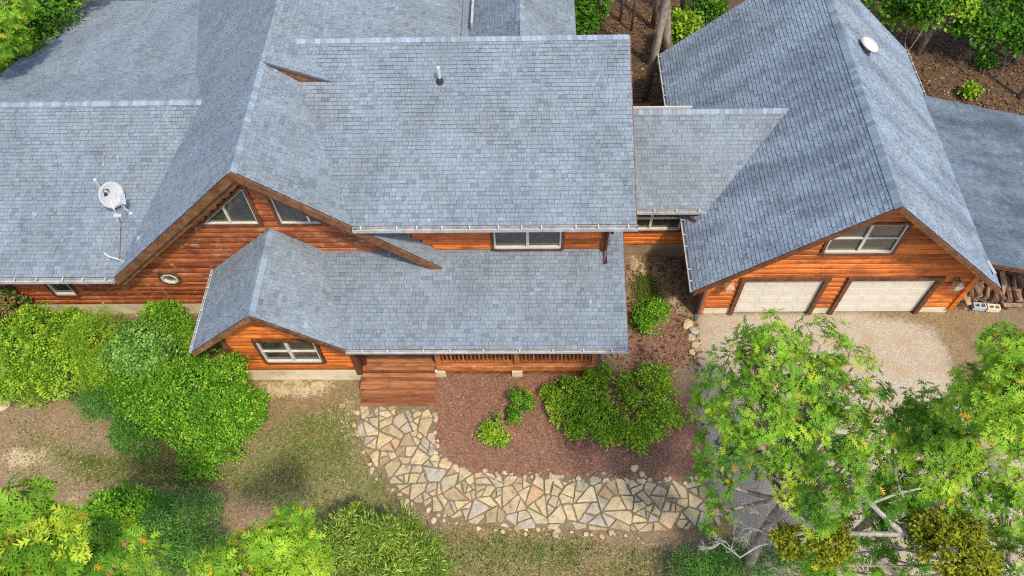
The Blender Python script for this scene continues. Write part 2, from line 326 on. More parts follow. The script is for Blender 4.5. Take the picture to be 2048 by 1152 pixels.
GX, GY = np.meshgrid(gx, gy)
def ground_z(X, Y):
    z = 0.03*np.sin(0.9*X+0.4)*np.cos(0.7*Y)+0.02*np.sin(2.3*X+1.1*Y)
    near = np.exp(-np.maximum(0, np.abs(Y-19)-9)**2/8)*0 + 1.0
    z = z*near*np.clip((np.abs(X)+np.abs(Y-12))/60+0.35, 0, 1)
    far = np.clip((Y-34)/60, 0, 1); return z-0.035+far*6*np.sin(X*0.02+0.6)*0.4
GZ = ground_z(GX, GY)
ny, nx_ = GX.shape
V = np.stack([GX, GY, GZ], -1).reshape(-1, 3)
idx = np.arange(ny*nx_).reshape(ny, nx_)
a, b, c, d = idx[:-1, :-1].ravel(), idx[:-1, 1:].ravel(), idx[1:, 1:].ravel(), idx[1:, :-1].ravel()
T = np.concatenate([np.stack([a, b, c], 1), np.stack([a, c, d], 1)])
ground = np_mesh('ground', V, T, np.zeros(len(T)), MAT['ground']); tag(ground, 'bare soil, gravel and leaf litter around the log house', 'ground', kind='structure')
def gattr(name, val):
    at = ground.data.attributes.new(name, 'FLOAT', 'POINT'); at.data.foreach_set('value', val.astype(np.float32).ravel())
mulch = soft(GX, GY, P_MULCH, 0.3); gattr('mulch', mulch)
gd = soft(GX, GY, P_DRIVE_SOIL_SHADE, 2.4)  # painted drive shade: less gravel, more dark litter colour
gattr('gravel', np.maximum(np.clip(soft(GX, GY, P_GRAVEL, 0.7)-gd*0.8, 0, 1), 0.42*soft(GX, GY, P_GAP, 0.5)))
g = np.zeros_like(GX); s_ = np.zeros_like(GX)
for q, w in GRASS: g = np.maximum(g, w*soft(GX, GY, wpoly(q), 0.9))
for q, w in SAND_AND_LIT: s_ = np.maximum(s_, 0.9*w*soft(GX, GY, wpoly(q), 0.7))
gattr('grass', g); gattr('sand_and_lit', s_)
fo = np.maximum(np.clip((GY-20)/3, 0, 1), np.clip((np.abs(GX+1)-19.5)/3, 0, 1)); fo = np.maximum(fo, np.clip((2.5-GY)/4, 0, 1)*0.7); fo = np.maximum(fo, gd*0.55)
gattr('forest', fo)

# ------------------------------------------------------------------ roof building
def clip_poly(poly, cl):
    out = poly
    n = len(cl)
    for i in range(n):
        ax, ay = cl[i]; bx_, by_ = cl[(i+1) % n]; ex, ey = bx_-ax, by_-ay
        inp = out; out = []
        if not inp: return []
        for j in range(len(inp)):
            p, q = inp[j], inp[(j+1) % len(inp)]
            sp = ex*(p[1]-ay)-ey*(p[0]-ax); sq = ex*(q[1]-ay)-ey*(q[0]-ax)
            if sp >= 0: out.append(p)
            if (sp > 0 and sq < 0) or (sp < 0 and sq > 0):
                k = sp/(sp-sq); out.append((p[0]+k*(q[0]-p[0]), p[1]+k*(q[1]-p[1])))
    return out
def area2(p): return 0.5*sum(p[i][0]*p[(i+1) % len(p)][1]-p[(i+1) % len(p)][0]*p[i][1] for i in range(len(p)))
EXPO = 0.128
def shingle_tabs(poly, tabs, key, phase=0.0):
    P = [np.asarray(p, float) for p in poly]
    n = np.zeros(3)
    for i in range(len(P)): n += np.cross(P[i], P[(i+1) % len(P)])
    n /= np.linalg.norm(n)
    if n[2] < 0: n = -n; P = P[::-1]
    u = np.cross([0, 0, 1.0], n); u /= np.linalg.norm(u); w = np.cross(n, u)
    lo = min(P, key=lambda p: p[2])
    p2 = [((p-lo)@u, (p-lo)@w) for p in P]
    if area2(p2) < 0: p2 = p2[::-1]
    umin = min(q[0] for q in p2); umax = max(q[0] for q in p2); vmax = max(q[1] for q in p2)
    j = 0; v = -0.02; k1 = 1.14
    while v < vmax:
        x = umin-random.uniform(0, 0.3)
        # neighbours drift between light and dark runs
        while x < umax:
            wd = random.choice((0.10, 0.13, 0.17, 0.20, 0.24))
            q = clip_poly([(x+0.003, v), (x+wd-0.003, v), (x+wd-0.003, v+EXPO*k1), (x+0.003, v+EXPO*k1)], p2)
            x += wd
            if len(q) < 3 or area2(q) < 0.0012: continue
            t1 = random.choice((0.014, 0.016, 0.022, 0.025)); top = []
            for (a_, b_) in q:
                h = 0.004+t1*(1-(b_-v)/(EXPO*k1)); top.append(lo+a_*u+b_*w+h*n)
            bot = [lo+a_*u+b_*w-0.012*n for (a_, b_) in q]
            r = random.random()
            tone = random.gauss(0.54, 0.045)
            if r < 0.11: tone = random.uniform(0.33, 0.44)
            elif r < 0.112: tone = random.uniform(0.68, 0.85)
            tone = min(1, max(0.22, tone))
            tabs.append((top, bot, tone, [(a_+phase, b_) for (a_, b_) in q], key))
        v += EXPO; j += 1
def tabs_mesh(name, tabs, mat):
    V, Fc, To, UV = [], [], [], []
    for top, bot, tone, q, _ in tabs:
        b0 = len(V); m = len(top); V.extend(top); V.extend(bot); UV.extend(q); UV.extend(q)
        Fc.append(tuple(range(b0, b0+m))); To.append(tone)
        for i in range(m):
            k = (i+1) % m; Fc.append((b0+i, b0+m+i, b0+m+k, b0+k)); To.append(0.03)
    me = bpy.data.meshes.new(name); me.from_pydata([tuple(p) for p in V], [], Fc)
    at = me.attributes.new('tone', 'FLOAT', 'FACE'); at.data.foreach_set('value', np.array(To, dtype=np.float32))
    uv = me.uv_layers.new(name='UVMap'); li = np.zeros(len(me.loops), dtype=np.int32); me.loops.foreach_get('vertex_index', li)
    uv.data.foreach_set('uv', np.array(UV, dtype=np.float32)[li].ravel()); me.materials.append(mat); return me
class Roofs:
    def __init__(s, thing, mat): s.th = thing; s.mat = mat; s.roofs = []; s.tabs = []
    def roof(s, polys, label=None, thick=0.10, name='roof'):
        pb = PB()
        for p in polys: pb.prism([(a_, b_, c_-0.014) for a_, b_, c_ in p], (0, 0, -thick))
        o = pb.build(name, MAT['rake'], s.th)
        if label: o['label'] = label
        k = len(s.roofs); s.roofs.append(o)
        for p in polys: shingle_tabs(p, s.tabs, k, 7.3*k+random.uniform(0, 50))
        return o
    def finish(s, limit=300):
        sc = []
        for i, tb in enumerate(s.tabs):
            q = pix(np.array(tb[0])); c_ = q.mean(0)
            inside = (0 < c_[0] < 2048) and (0 < c_[1] < 1152)
            sc.append((abs(area2([tuple(r) for r in q])) if inside else 0, i))
        sc.sort(reverse=True); big = set(i for _, i in sc[:limit])
        for i in big:
            o = link('shingle', tabs_mesh('shingle', [s.tabs[i]], s.mat), None, s.roofs[s.tabs[i][4]])
        for k, r in enumerate(s.roofs):
            rest = [t for i, t in enumerate(s.tabs) if t[4] == k and i not in big]
            if rest:
                o = link('shingle_courses', tabs_mesh('shingle_courses', rest, s.mat), None, r); o['kind'] = 'stuff'
def ridge_caps(parent, p0, p1, da, db, step=0.15, wid=0.15, name='ridge_cap'):
    # da, db: unit-ish vectors running down either side from the ridge line
    p0, p1 = np.asarray(p0, float), np.asarray(p1, float); L = np.linalg.norm(p1-p0); t = (p1-p0)/L
    da = np.asarray(da, float); da /= np.linalg.norm(da); db = np.asarray(db, float); db /= np.linalg.norm(db)
    pb = PB(); l = step*1.25; V = []
    na = np.cross(t, da); na = na if na[2] > 0 else -na
    nb_ = np.cross(t, db); nb_ = nb_ if nb_[2] > 0 else -nb_
    up = (na+nb_); up /= np.linalg.norm(up)
    for s_, h in ((0, 0.034), (l, 0.018)):
        V += [da*wid+na*h+t*s_, up*(h+0.004)+t*s_, db*wid+nb_*h+t*s_, da*wid+na*(-0.01)+t*s_, up*-0.01+t*s_, db*wid+nb_*(-0.01)+t*s_]
    pb.add(V, [(0, 1, 7, 6), (1, 2, 8, 7), (0, 3, 4, 1), (1, 4, 5, 2), (0, 6, 9, 3), (2, 5, 11, 8)])
    me = pb.mesh(name); me.materials.append(MAT['cap'])
    for k in range(int(L/step)):
        o = link(name, me, None, parent); o.location = Vector(p0+t*(k*step))
    return me
def board(pb, a, b, down, out, h, th, tone=0.5):   # plank from a to b (top edge), height h along down, thickness th along out
    a, b, down, out = (np.asarray(q, float) for q in (a, b, down, out))
    P = [a, b, b+down*h, a+down*h]
    pb.prism(P, out*th, tone)
def gutter(parent, a, b, mat, out, brackets=12, size=0.11, name='gutter'):
    # U channel hung below a roof edge from a to b; out = horizontal outward direction
    a, b, out = (np.asarray(q, float) for q in (a, b, out)); dn = np.array([0, 0, -1.0]); pb = PB()
    pb.prism([a, b, b+dn*size, a+dn*size], out*0.012)                                    # back
    pb.prism([a+dn*size, b+dn*size, b+dn*size+out*size, a+dn*size+out*size], dn*0.012)     # bottom
    pb.prism([a+out*size+dn*0.005, b+out*size+dn*0.005, b+out*size+dn*(size+0.01), a+out*size+dn*(size+0.01)], out*0.016)  # front
    for e, s_ in ((a, 1), (b, -1)):
        t = (b-a)/np.linalg.norm(b-a)*s_*0.01
        pb.prism([e, e+out*size, e+out*size+dn*size, e+dn*size], t)
    o = pb.build(name, mat, parent)
    t = (b-a)/np.linalg.norm(b-a); bp = PB().obox((0, 0, 0), t*0.018, out*(size*0.58), (0, 0, 0.008)); me = bp.mesh('bracket'); me.materials.append(MAT['white'])
    for k in range(brackets):
        q = a+(b-a)*((k+0.5)/brackets+random.uniform(-0.02, 0.02))+out*size*0.52+dn*-0.012
        br = link('bracket', me, None, o); br.location = Vector(q)
    return o
def downspout(parent, pts, mat=None, r=0.045, name='downspout'):
    pb = PB(); pb.tube(pts, r, 4); return pb.build(name, mat or MAT['trim'], parent)

# ------------------------------------------------------------------ log walls
def log_wall(parent, p0, u, nrm, poly, openings, mat, z0, course=0.262, proud=0.07, name='wall', maxlen=4.2):
    """poly: convex outline in (s, z); openings: list of (s0, s1, z0, z1). One object per log."""
    p0, u, nrm = (np.asarray(q, float) for q in (p0, u, nrm))
    at = lambda s, z, d=0.0: p0+u*s+np.array([0, 0, 1.0])*z+nrm*d
    pb = PB(); pb.prism([at(s, z, -0.08) for s, z in poly], nrm*0.08)
    wall = pb.build(name, MAT['log_dark'], parent)
    zmax = max(q[1] for q in poly); z = z0; pl = list(poly) if area2(poly) > 0 else list(poly)[::-1]
    while z < zmax-0.05:
        zt = z+course; zm = z+course*0.55
        xs_ = []
        for (sa, za), (sb, zb) in zip(pl, pl[1:]+pl[:1]):
            if (za > zm) != (zb > zm): xs_.append(sa+(sb-sa)*(zm-za)/(zb-za))
        xs_.sort(); segs = [(xs_[i], xs_[i+1]) for i in range(0, len(xs_)-1, 2)]
        if not segs: z = zt; continue
        for op_ in openings:
            if isinstance(op_, list):      # polygonal opening: widest extent across this course
                hit = clip_poly([(-99, zm-0.03), (99, zm-0.03), (99, zm+0.03), (-99, zm+0.03)], op_)
                if len(hit) < 3: continue
                a_, b_, c_, d_ = min(q[0] for q in hit), max(q[0] for q in hit), z-1, zt+1
            else: a_, b_, c_, d_ = op_
            if c_ < zm < d_:
                ns = []
                for (s0, s1) in segs:
                    if b_ <= s0 or a_ >= s1: ns.append((s0, s1)); continue
                    if a_ > s0: ns.append((s0, a_))
                    if b_ < s1: ns.append((b_, s1))
                segs = ns
        for (s0, s1) in segs:
            if s1-s0 < 0.06: continue
            cuts = [s0]
            while s1-cuts[-1] > maxlen*0.8: cuts.append(cuts[-1]+random.uniform(0.5, 1.0)*maxlen if len(cuts) > 1 else cuts[-1]+random.uniform(0.3, 1.0)*maxlen)
            cuts = [q for q in cuts if q < s1-0.3 or q == s0]+[s1]
            for a_, b_ in zip(cuts[:-1], cuts[1:]):
                lp = PB(); prof = []
                for k in range(6):
                    an = -math.pi/2+math.pi*k/5
                    prof.append((proud*(0.25+0.75*math.cos(an)), (zt+z)/2+course*0.49*math.sin(an)))
                n_ = len(prof); wob = random.uniform(-0.006, 0.006)
                V = [at(a_+0.003, q, dd+wob) for dd, q in prof]+[at(b_-0.003, q, dd+wob) for dd, q in prof]
                Fs = [(i, i+1, n_+i+1, n_+i) for i in range(n_-1)]+[tuple(range(n_))[::-1], tuple(range(n_, 2*n_))]
                lp.add(V, Fs); lp.build('log', mat, wall)
        z = zt
    return wall
def window(parent, p0, u, nrm, s0, s1, z0, z1, mull=1, cross=True, trim=0.09, proud=0.105):
    """window part: trim boards, with frame and panes below it"""
    p0, u, nrm = (np.asarray(q, float) for q in (p0, u, nrm)); Z = np.array([0, 0, 1.0])
    at = lambda s, z, d=0.0: p0+u*s+Z*z+nrm*d
    def rect(pb, a_, b_, c_, d_, d0, d1): pb.prism([at(a_, c_, d0), at(b_, c_, d0), at(b_, d_, d0), at(a_, d_, d0)], nrm*(d1-d0))
    pb = PB(); t = trim
    rect(pb, s0-t, s0, z0-t, z1+t, 0, proud); rect(pb, s1, s1+t, z0-t, z1+t, 0, proud)
    rect(pb, s0, s1, z1, z1+t, 0, proud+0.01); rect(pb, s0, s1, z0-t, z0, 0, proud+0.02)
    w = pb.build('window', MAT['trim'], parent)
    fb = PB(); f = 0.05
    rect(fb, s0, s0+f, z0, z1, 0.0, 0.085); rect(fb, s1-f, s1, z0, z1, 0, 0.085); rect(fb, s0+f, s1-f, z1-f, z1, 0, 0.085); rect(fb, s0+f, s1-f, z0, z0+f*1.4, 0, 0.10)
    xs = [s0+f]+[s0+(s1-s0)*k/mull for k in range(1, mull)]+[s1-f]
    for x in xs[1:-1]: rect(fb, x-0.045, x+0.045, z0+f*1.4, z1-f, 0.0, 0.078)
    zm = (z0+z1)/2
    if cross:
        for k in range(mull):
            a_ = xs[k]+(0.045 if k else 0); b_ = xs[k+1]-(0.045 if k < mull-1 else 0); rect(fb, a_, b_, zm-0.025, zm+0.025, 0.0, 0.07)
    fb.build('frame', MAT['vinyl'], w)
    for k in range(mull):
        a_ = xs[k]+(0.045 if k else 0); b_ = xs[k+1]-(0.045 if k < mull-1 else 0)
        for (c_, d_) in ([(z0+f*1.4, zm-0.025), (zm+0.025, z1-f)] if cross else [(z0+f*1.4, z1-f)]):
            g_ = PB(); rect(g_, a_, b_, c_, d_, 0.008, 0.02); g_.build('pane', MAT['glass'], w)
    return w

# ------------------------------------------------------------------ HOUSE
YW, YR = 14.05, 13.45
house = empty('log_house', (-5, 16, 0), 'orange log house with grey shingle roofs, a steep gable and a front porch', 'house')
HR = Roofs(house, MAT['shingle'])
GXR, GZR = -7.76, 7.9
gl = lambda z: GXR-(GZR-z)/0.92          # left slope x at height z
gr_ = lambda z: GXR+(GZR-z)/0.88
zl = lambda x: GZR-0.92*(GXR-x); zr_ = lambda x: GZR-0.88*(x-GXR); zs = lambda x: GZR-0.42*(x-GXR)
zmain = lambda y: 5.55+0.376*(y-13.45)
zporch = lambda y: 2.85+0.251*(y-10.98)
BK = 17.62
# the steep gable
gable = HR.roof([
    [(GXR,YR,GZR),(gl(3.08),YR,3.08),(gl(5.1),19.03,5.1),(GXR,19.03,GZR)],
    [(GXR,19.03,GZR),(gl(5.1),19.03,5.1),(gl(3.94),21.71,3.94),(GXR,21.71,GZR)],
    [(GXR,21.71,GZR),(gl(3.94),21.71,3.94),(gl(1.84),28.8,1.84),(GXR,28.8,GZR)],
    [(GXR,YR,GZR),(gr_(5.55),YR,5.55),(gr_(zmain(BK)),BK,zmain(BK)),(GXR,BK,GZR)],
    [(gr_(5.55),YR,5.55),(gr_(zporch(YR)),YR,zporch(YR)),(gr_(zporch(YW)),YW,zporch(YW)),(gr_(zmain(YW)),YW,zmain(YW))],
], 'steep grey shingled gable roof')
xs7 = GXR+(GZR-zmain(BK))/0.42; xs8 = GXR+(GZR-7.6)/0.42
back = HR.roof([
    [(GXR,BK,GZR),(xs7,BK,zmain(BK)),(xs8,18.9,7.6),(GXR,18.9,GZR)],
    [(GXR,18.9,GZR),(xs8,18.9,7.6),(-2.4,18.9,zs(-2.4)),(-2.4,28.8,zs(-2.4)),(GXR,28.8,GZR)],
], 'shallow grey shingled slope behind the gable')
fb = PB(); fb.prism([(GXR+0.05,BK+0.02,GZR-0.05),(gr_(zmain(BK)),BK+0.02,zmain(BK)-0.05),(xs7-0.05,BK+0.02,zmain(BK)-0.02)], (0, 0.10, 0)); fb.build('fascia', MAT['rake'], house)
rb = PB(); board(rb, (GXR,BK-0.03,GZR+0.015), (xs7+0.1,BK-0.03,zs(xs7+0.1)+0.015), (0,0,-1), (0,1,0), 0.07, 0.03); rb.build('rake_edge', MAT['darkmetal'], house)
# left wing
wing = HR.roof([
    [(-19.1,YR,3.08),(gl(3.08),YR,3.08),(gl(5.1),19.03,5.1),(-19.1,19.03,5.1)],
    [(-19.1,19.03,5.1),(gl(5.1),19.03,5.1),(gl(3.94),21.71,3.94),(-19.1,21.71,3.94)],
    [(-19.3,21.71,3.94),(gl(3.94),21.71,3.94),(gl(1.84),28.8,1.84),(-19.3,28.8,1.84)],
], 'low grey shingled wing roof carrying the dish')
# main front roof
XR = 2.9
main = HR.roof([
    [(gr_(5.55),YR,5.55),(XR,YR,5.55),(XR,BK,zmain(BK)),(gr_(zmain(BK)),BK,zmain(BK))],
    [(xs7,BK,zmain(BK)),(XR,BK,zmain(BK)),(XR,18.9,7.6),(xs8,18.9,7.6)],
    [(-2.4,18.9,7.6),(XR,18.9,7.6),(XR,21.9,4.9),(-2.4,21.9,4.9)],
], 'broad grey shingled front slope')
# rear gable
rear = HR.roof([
    [(-0.36,19.2,7.05),(-2.3,19.2,5.3),(-2.3,29,5.3),(-0.36,29,7.05)],
    [(-0.36,19.2,7.05),(1.5,19.2,5.35),(1.5,29,5.35),(-0.36,29,7.05)],
], 'small grey shingled rear gable')
PB().box((-2.42,19.0,4.7), (-2.0,29,5.45)).build('valley_deck', MAT['shingle_g'], house)
PB().box((-2.06,21.9,5.52), (-1.98,23.4,5.80)).build('flashing', MAT['gutter'], house)
# porch roof and porch room
porch = HR.roof([
    [(-5.53,10.98,2.85),(2.76,10.98,2.85),(2.76,YW,zporch(YW)),(-6.41,YW,zporch(YW))],
    [(2.16,YW,zporch(YW)),(2.76,YW,zporch(YW)),(2.76,16.0,zporch(16.0)),(2.16,16.0,zporch(16.0))],
], 'low grey shingled porch roof')
zp = lambda x: 4.8-0.875*abs(x+7.76)
proom = HR.roof([
    [(-7.76,10.98,4.8),(-10.1,10.98,zp(-10.1)),(-10.1,YW-0.1,zp(-10.1)),(-7.76,YW-0.1,4.8)],
    [(-7.76,10.98,4.8),(-5.53,10.98,2.85),(-6.41,YW,zporch(YW)),(-7.76,YW,4.8)],
], 'grey shingled gable roof over the porch room')
# connector
conn = HR.roof([
    [(2.16,16.0,3.07),(5.74,16.0,3.07),(8.12,18.33,5.14),(2.16,18.33,5.14)],
    [(2.16,18.33,5.14),(8.12,18.33,5.14),(5.8,20.6,3.1),(2.16,20.6,3.1)],
], 'grey shingled roof between house and garage')
HR.finish(300)
ridge_caps(gable, (GXR,YR-0.02,GZR+0.01), (GXR,23.5,GZR+0.01), (-1,0,-0.92), (1,0,-0.88))
ridge_caps(wing, (-19.1,19.03,5.11), (gl(5.1),19.03,5.11), (0,-1,-0.362), (0,1,-0.433))
ridge_caps(main, (xs8,18.9,7.61), (XR+0.02,18.9,7.61), (0,-1,-0.376), (0,1,-0.9))
ridge_caps(proom, (-7.76,10.96,4.81), (-7.76,YW-0.1,4.81), (-1,0,-0.875), (1,0,-0.875))
ridge_caps(conn, (2.2,18.33,5.15), (8.1,18.33,5.15), (0,-1,-0.89), (0,1,-0.89))
ridge_caps(rear, (-0.36,20.4,7.06), (-0.36,24,7.06), (-1,0,-0.9), (1,0,-0.9))
PB().box((2.2,18.47,5.06), (5.1,18.50,5.165)).build('flashing', MAT['vinyl'], house)
# rake boards of the steep gable: an outer and a stepped inner board on either side, with the soffit between
def rake(parent, apex, foot, y, h1=0.31, h2=0.33, set2=0.13, mat='rake', name='rake_board'):
    ax, az = apex; fx, fz = foot
    pb = PB(); board(pb, (ax,y,az-0.02), (fx,y,fz-0.02), (0,0,-1), (0,1,0), h1, 0.05); pb.build(name, MAT[mat], parent)
    pb = PB(); board(pb, (ax,y+set2,az-0.02-h1*0.8), (fx,y+set2,fz-0.02-h1*0.8), (0,0,-1), (0,1,0), h2, 0.05); pb.build(name, MAT[mat], parent)
    pb = PB(); board(pb, (ax,y+set2+0.05,az-0.02-h1*0.8-h2*0.5), (fx,y+set2+0.05,fz-0.02-h1*0.8-h2*0.5), (0,0,-1), (0,1,0), 0.05, YW-y-set2-0.06 if parent is house and y > 13 else 0.3); pb.build('soffit', MAT['trim'], parent)
rake(house, (GXR,GZR), (gl(3.08)-0.05,3.03), YR-0.055)
rake(house, (GXR,GZR), (gr_(zporch(YR)),zporch(YR)+0.0), YR-0.055)
# walls: the log front of gable, wing and main block lie in one plane
Ux, Ny = (1, 0, 0), (0, -1, 0)
fl = lambda x: x+17.2           # s along the front wall
tri1 = [by(407,444,YW), by(519,443,YW), by(486,372,YW)]; tri2 = [by(564,443,YW), by(648,443,YW), by(538,390,YW)]
zsill = tri1[0][2]
gable_poly = [(0,0.62),(fl(-2.55),0.62),(fl(-2.55),3.5),(fl(GXR),7.6),(0,0.75)]
gable_poly = [(0,0.62),(fl(-2.6),0.62),(fl(-2.6),zr_(-2.6)-0.2),(fl(GXR),GZR-0.2),(fl(-12.9),3.0),(0,2.95)]
tri1[1][2] = tri1[0][2]; tri1[2][0] = tri1[1][0]; tri2[1][2] = tri2[0][2] = tri1[0][2]; tri2[2][0] = tri2[0][0]
def tri_open(T_):
    P_ = [(fl(q[0]), q[2]) for q in T_]; c_ = np.mean(P_, 0); P_ = [tuple(c_+(np.array(q)-c_)*1.04) for q in P_]
    return P_ if area2(P_) > 0 else P_[::-1]
op = [tri_open(tri1), tri_open(tri2)]
w0, w1 = by(62,564,YW), by(118,586,YW)
sw = (fl(-15.95), fl(-15.25), 1.28, 2.05)
op.append((sw[0]-0.09, sw[1]+0.09, sw[2]-0.09, sw[3]+0.09))
oc = by(341,553,YW); op.append((fl(oc[0])-0.33, fl(oc[0])+0.33, oc[2]-0.22, oc[2]+0.22))
log_wall(house, (-17.2,YW,0), Ux, Ny, [q for q in gable_poly], op, MAT['log_old'], 0.62)
log_wall(house, (-2.6,YW-0.002,0), Ux, Ny, [(0.05,3.3),(4.73,3.3),(4.73,5.7),(-2.55,5.7)], [(1.35,3.55,3.65,4.94)], MAT['log'], 3.35)
window(house, (-2.6,YW,0), Ux, Ny, 1.44, 3.46, 3.74, 4.85, 2, False)
window(house, (-17.2,YW,0), Ux, Ny, *sw, 1, False)
# octagon window
def octagon(pb, c, rx, rz, d0, d1, hole=0.0):
    P = [(c[0]+rx*math.cos(math.pi/8+k*math.pi/4), c[2]+rz*math.sin(math.pi/8+k*math.pi/4)) for k in range(8)]
    if not hole: pb.prism([(x, YW-d0, z) for x, z in P], (0, -(d1-d0), 0)); return
    for k in range(8):
        a_, b_ = P[k], P[(k+1) % 8]; f = lambda q: (c[0]+(q[0]-c[0])*hole, c[2]+(q[1]-c[2])*hole)
        pb.prism([(a_[0],YW-d0,a_[1]),(b_[0],YW-d0,b_[1]),(f(b_)[0],YW-d0,f(b_)[1]),(f(a_)[0],YW-d0,f(a_)[1])], (0, -(d1-d0), 0))
pb = PB(); octagon(pb, oc, 0.38, 0.36, 0, 0.10, 0.74); ow = pb.build('window', MAT['trim'], house)
pb = PB(); octagon(pb, oc, 0.278, 0.262, 0, 0.12, 0.80); pb.build('frame', MAT['vinyl'], ow)
pb = PB(); octagon(pb, oc, 0.22, 0.21, 0.005, 0.03); pb.build('pane', MAT['glass'], ow)
# the two triangular gable windows
def tri_window(a_, b_, c_, mull, right):
    a_, b_, c_ = [np.array([q[0], YW, q[2]]) for q in (a_, b_, c_)]; b_[2] = a_[2]; 
    if right: c_[0] = a_[0]
    else: c_[0] = b_[0]
    cen = (a_+b_+c_)/3; out = np.array([0, -1.0, 0])
    def ring(pb, k0, k1, d):
        P0 = [cen+(q-cen)*k0 for q in (a_, b_, c_)]; P1 = [cen+(q-cen)*k1 for q in (a_, b_, c_)]
        for i in range(3):
            j = (i+1) % 3; pb.prism([P0[i], P0[j], P1[j], P1[i]], out*d)
    pb = PB(); ring(pb, 1.0, 1.22, 0.11); w = pb.build('window', MAT['trim'], house)
    pb = PB(); ring(pb, 0.93, 1.0, 0.085)
    x = mull; z0 = a_[2]+0.06
    # vertical mullion up to the sloping edge
    t = (x-a_[0])/(b_[0]-a_[0]); zt = a_[2]+(c_[2]-a_[2])*(1-t if right else t)
    pb.prism([(x-0.03,YW,z0),(x+0.03,YW,z0),(x+0.03,YW,zt-0.05),(x-0.03,YW,zt-0.05)], out*0.075)
    pb.build('frame', MAT['vinyl'], w)
    inn = [cen+(q-cen)*0.94 for q in (a_, b_, c_)]
    for side in (-1, 1):
        big = clip_poly([(q[0], q[2]) for q in inn] if area2([(q[0], q[2]) for q in inn]) > 0 else [(q[0], q[2]) for q in inn][::-1],
                        [(x, -9), (x, 99), (x-99, 99), (x-99, -9)] if side < 0 else [(x, -9), (x+99, -9), (x+99, 99), (x, 99)])
        if len(big) > 2: PB().prism([(q[0], YW-0.006, q[1]) for q in big], out*0.014).build('pane', MAT['glass'], w)
tri_window(tri1[0], tri1[1], tri1[2], by(462,441,YW)[0], False)
tri_window(tri2[0], tri2[1], tri2[2], by(620,441,YW)[0], True)
# corner board, foundation, side walls, main right wall
PB().box((-17.33,YW-0.12,0.55), (-17.15,YW+0.1,2.98)).build('corner_board', MAT['trim'], house)
PB().box((-17.2,YW-0.02,-0.3), (-9.4,YW+0.1,0.62)).build('foundation', MAT['concrete'], house)
log_wall(house, (-17.2,YW,0), (0,1,0), (-1,0,0), [(0,0.62),(14,0.62),(14,2.0),(5,4.6),(0,2.9)], [], MAT['log_old'], 0.62, maxlen=7)
log_wall(house, (2.13,YW,0), (0,1,0), (1,0,0), [(0,0.62),(5,0.62),(5,7.3),(0,5.5)], [], MAT['log'], 0.62, maxlen=6)
PB().box((2.06,YW-0.12,3.5), (2.23,YW+0.1,5.5)).build('corner_board', MAT['trim'], house)
PB().box((-17.1,YW+0.2,-0.3), (2.0,28,0.6)).build('foundation', MAT['concrete'], house)
# eaves: fascia + gutters
PB().box((gr_(5.55)+0.05,YR-0.005,5.28), (XR,YR+0.045,5.50)).build('fascia', MAT['gutter_brown'], house)
gutter(house, (gr_(5.55)+0.02,YR-0.01,5.54), (XR+0.05,YR-0.01,5.54), MAT['gutter'], (0,-1,0), 11, 0.12)
PB().box((-19.1,YR-0.005,2.80), (gl(3.08)+0.02,YR+0.045,3.02)).build('fascia', MAT['gutter_brown'], house)
gutter(house, (-19.1,YR-0.01,3.06), (gl(3.08)-0.02,YR-0.01,3.06), MAT['gutter'], (0,-1,0), 9, 0.12)
PB().box((-5.5,10.975,2.71), (2.76,11.02,2.80)).build('fascia', MAT['gutter_brown'], house)
gutter(house, (-5.5,10.97,2.84), (2.80,10.97,2.84), MAT['gutter'], (0,-1,0), 9, 0.08)
gutter(house, (-10.11,10.98,zp(-10.1)), (-10.11,YW-0.12,zp(-10.1)), MAT['gutter'], (-1,0,0), 7, 0.08)
gutter(house, (2.2,15.99,3.06), (5.78,15.99,3.06), MAT['gutter'], (0,-1,0), 5, 0.11)
PB().box((-2.52,19.0,5.2), (-2.40,28,5.5)).build('fascia', MAT['gutter_brown'], house)
PB().box((XR-0.02,YR,5.30), (XR+0.03,YR+0.03,5.5)).build('rake_edge', MAT['gutter_brown'], house)
pb = PB(); board(pb, (XR,YR,5.53), (XR,18.9,7.58), (0,0,-1), (1,0,0), 0.16, 0.03); pb.build('rake_board', MAT['trim'], house)
pb = PB(); board(pb, (2.76,10.98,2.83), (2.76,16,zporch(16)-0.02), (0,0,-1), (1,0,0), 0.16, 0.03); pb.build('rake_board', MAT['trim'], house)
downspout(house, [(2.25,13.35,5.42),(2.25,13.4,5.2),(2.2,13.9,4.9),(2.2,13.88,3.75),(2.2,13.5,3.58)], MAT['trim'], 0.05)
downspout(house, [(5.15,15.9,2.95),(5.15,15.95,2.75),(5.3,15.7,2.78)], MAT['trim'], 0.05)
downspout(house, [(2.0,10.9,2.74),(2.05,10.95,2.6),(2.05,11.45,2.3),(2.05,11.45,0.3),(2.05,11.2,0.1)], MAT['darkmetal'], 0.055)
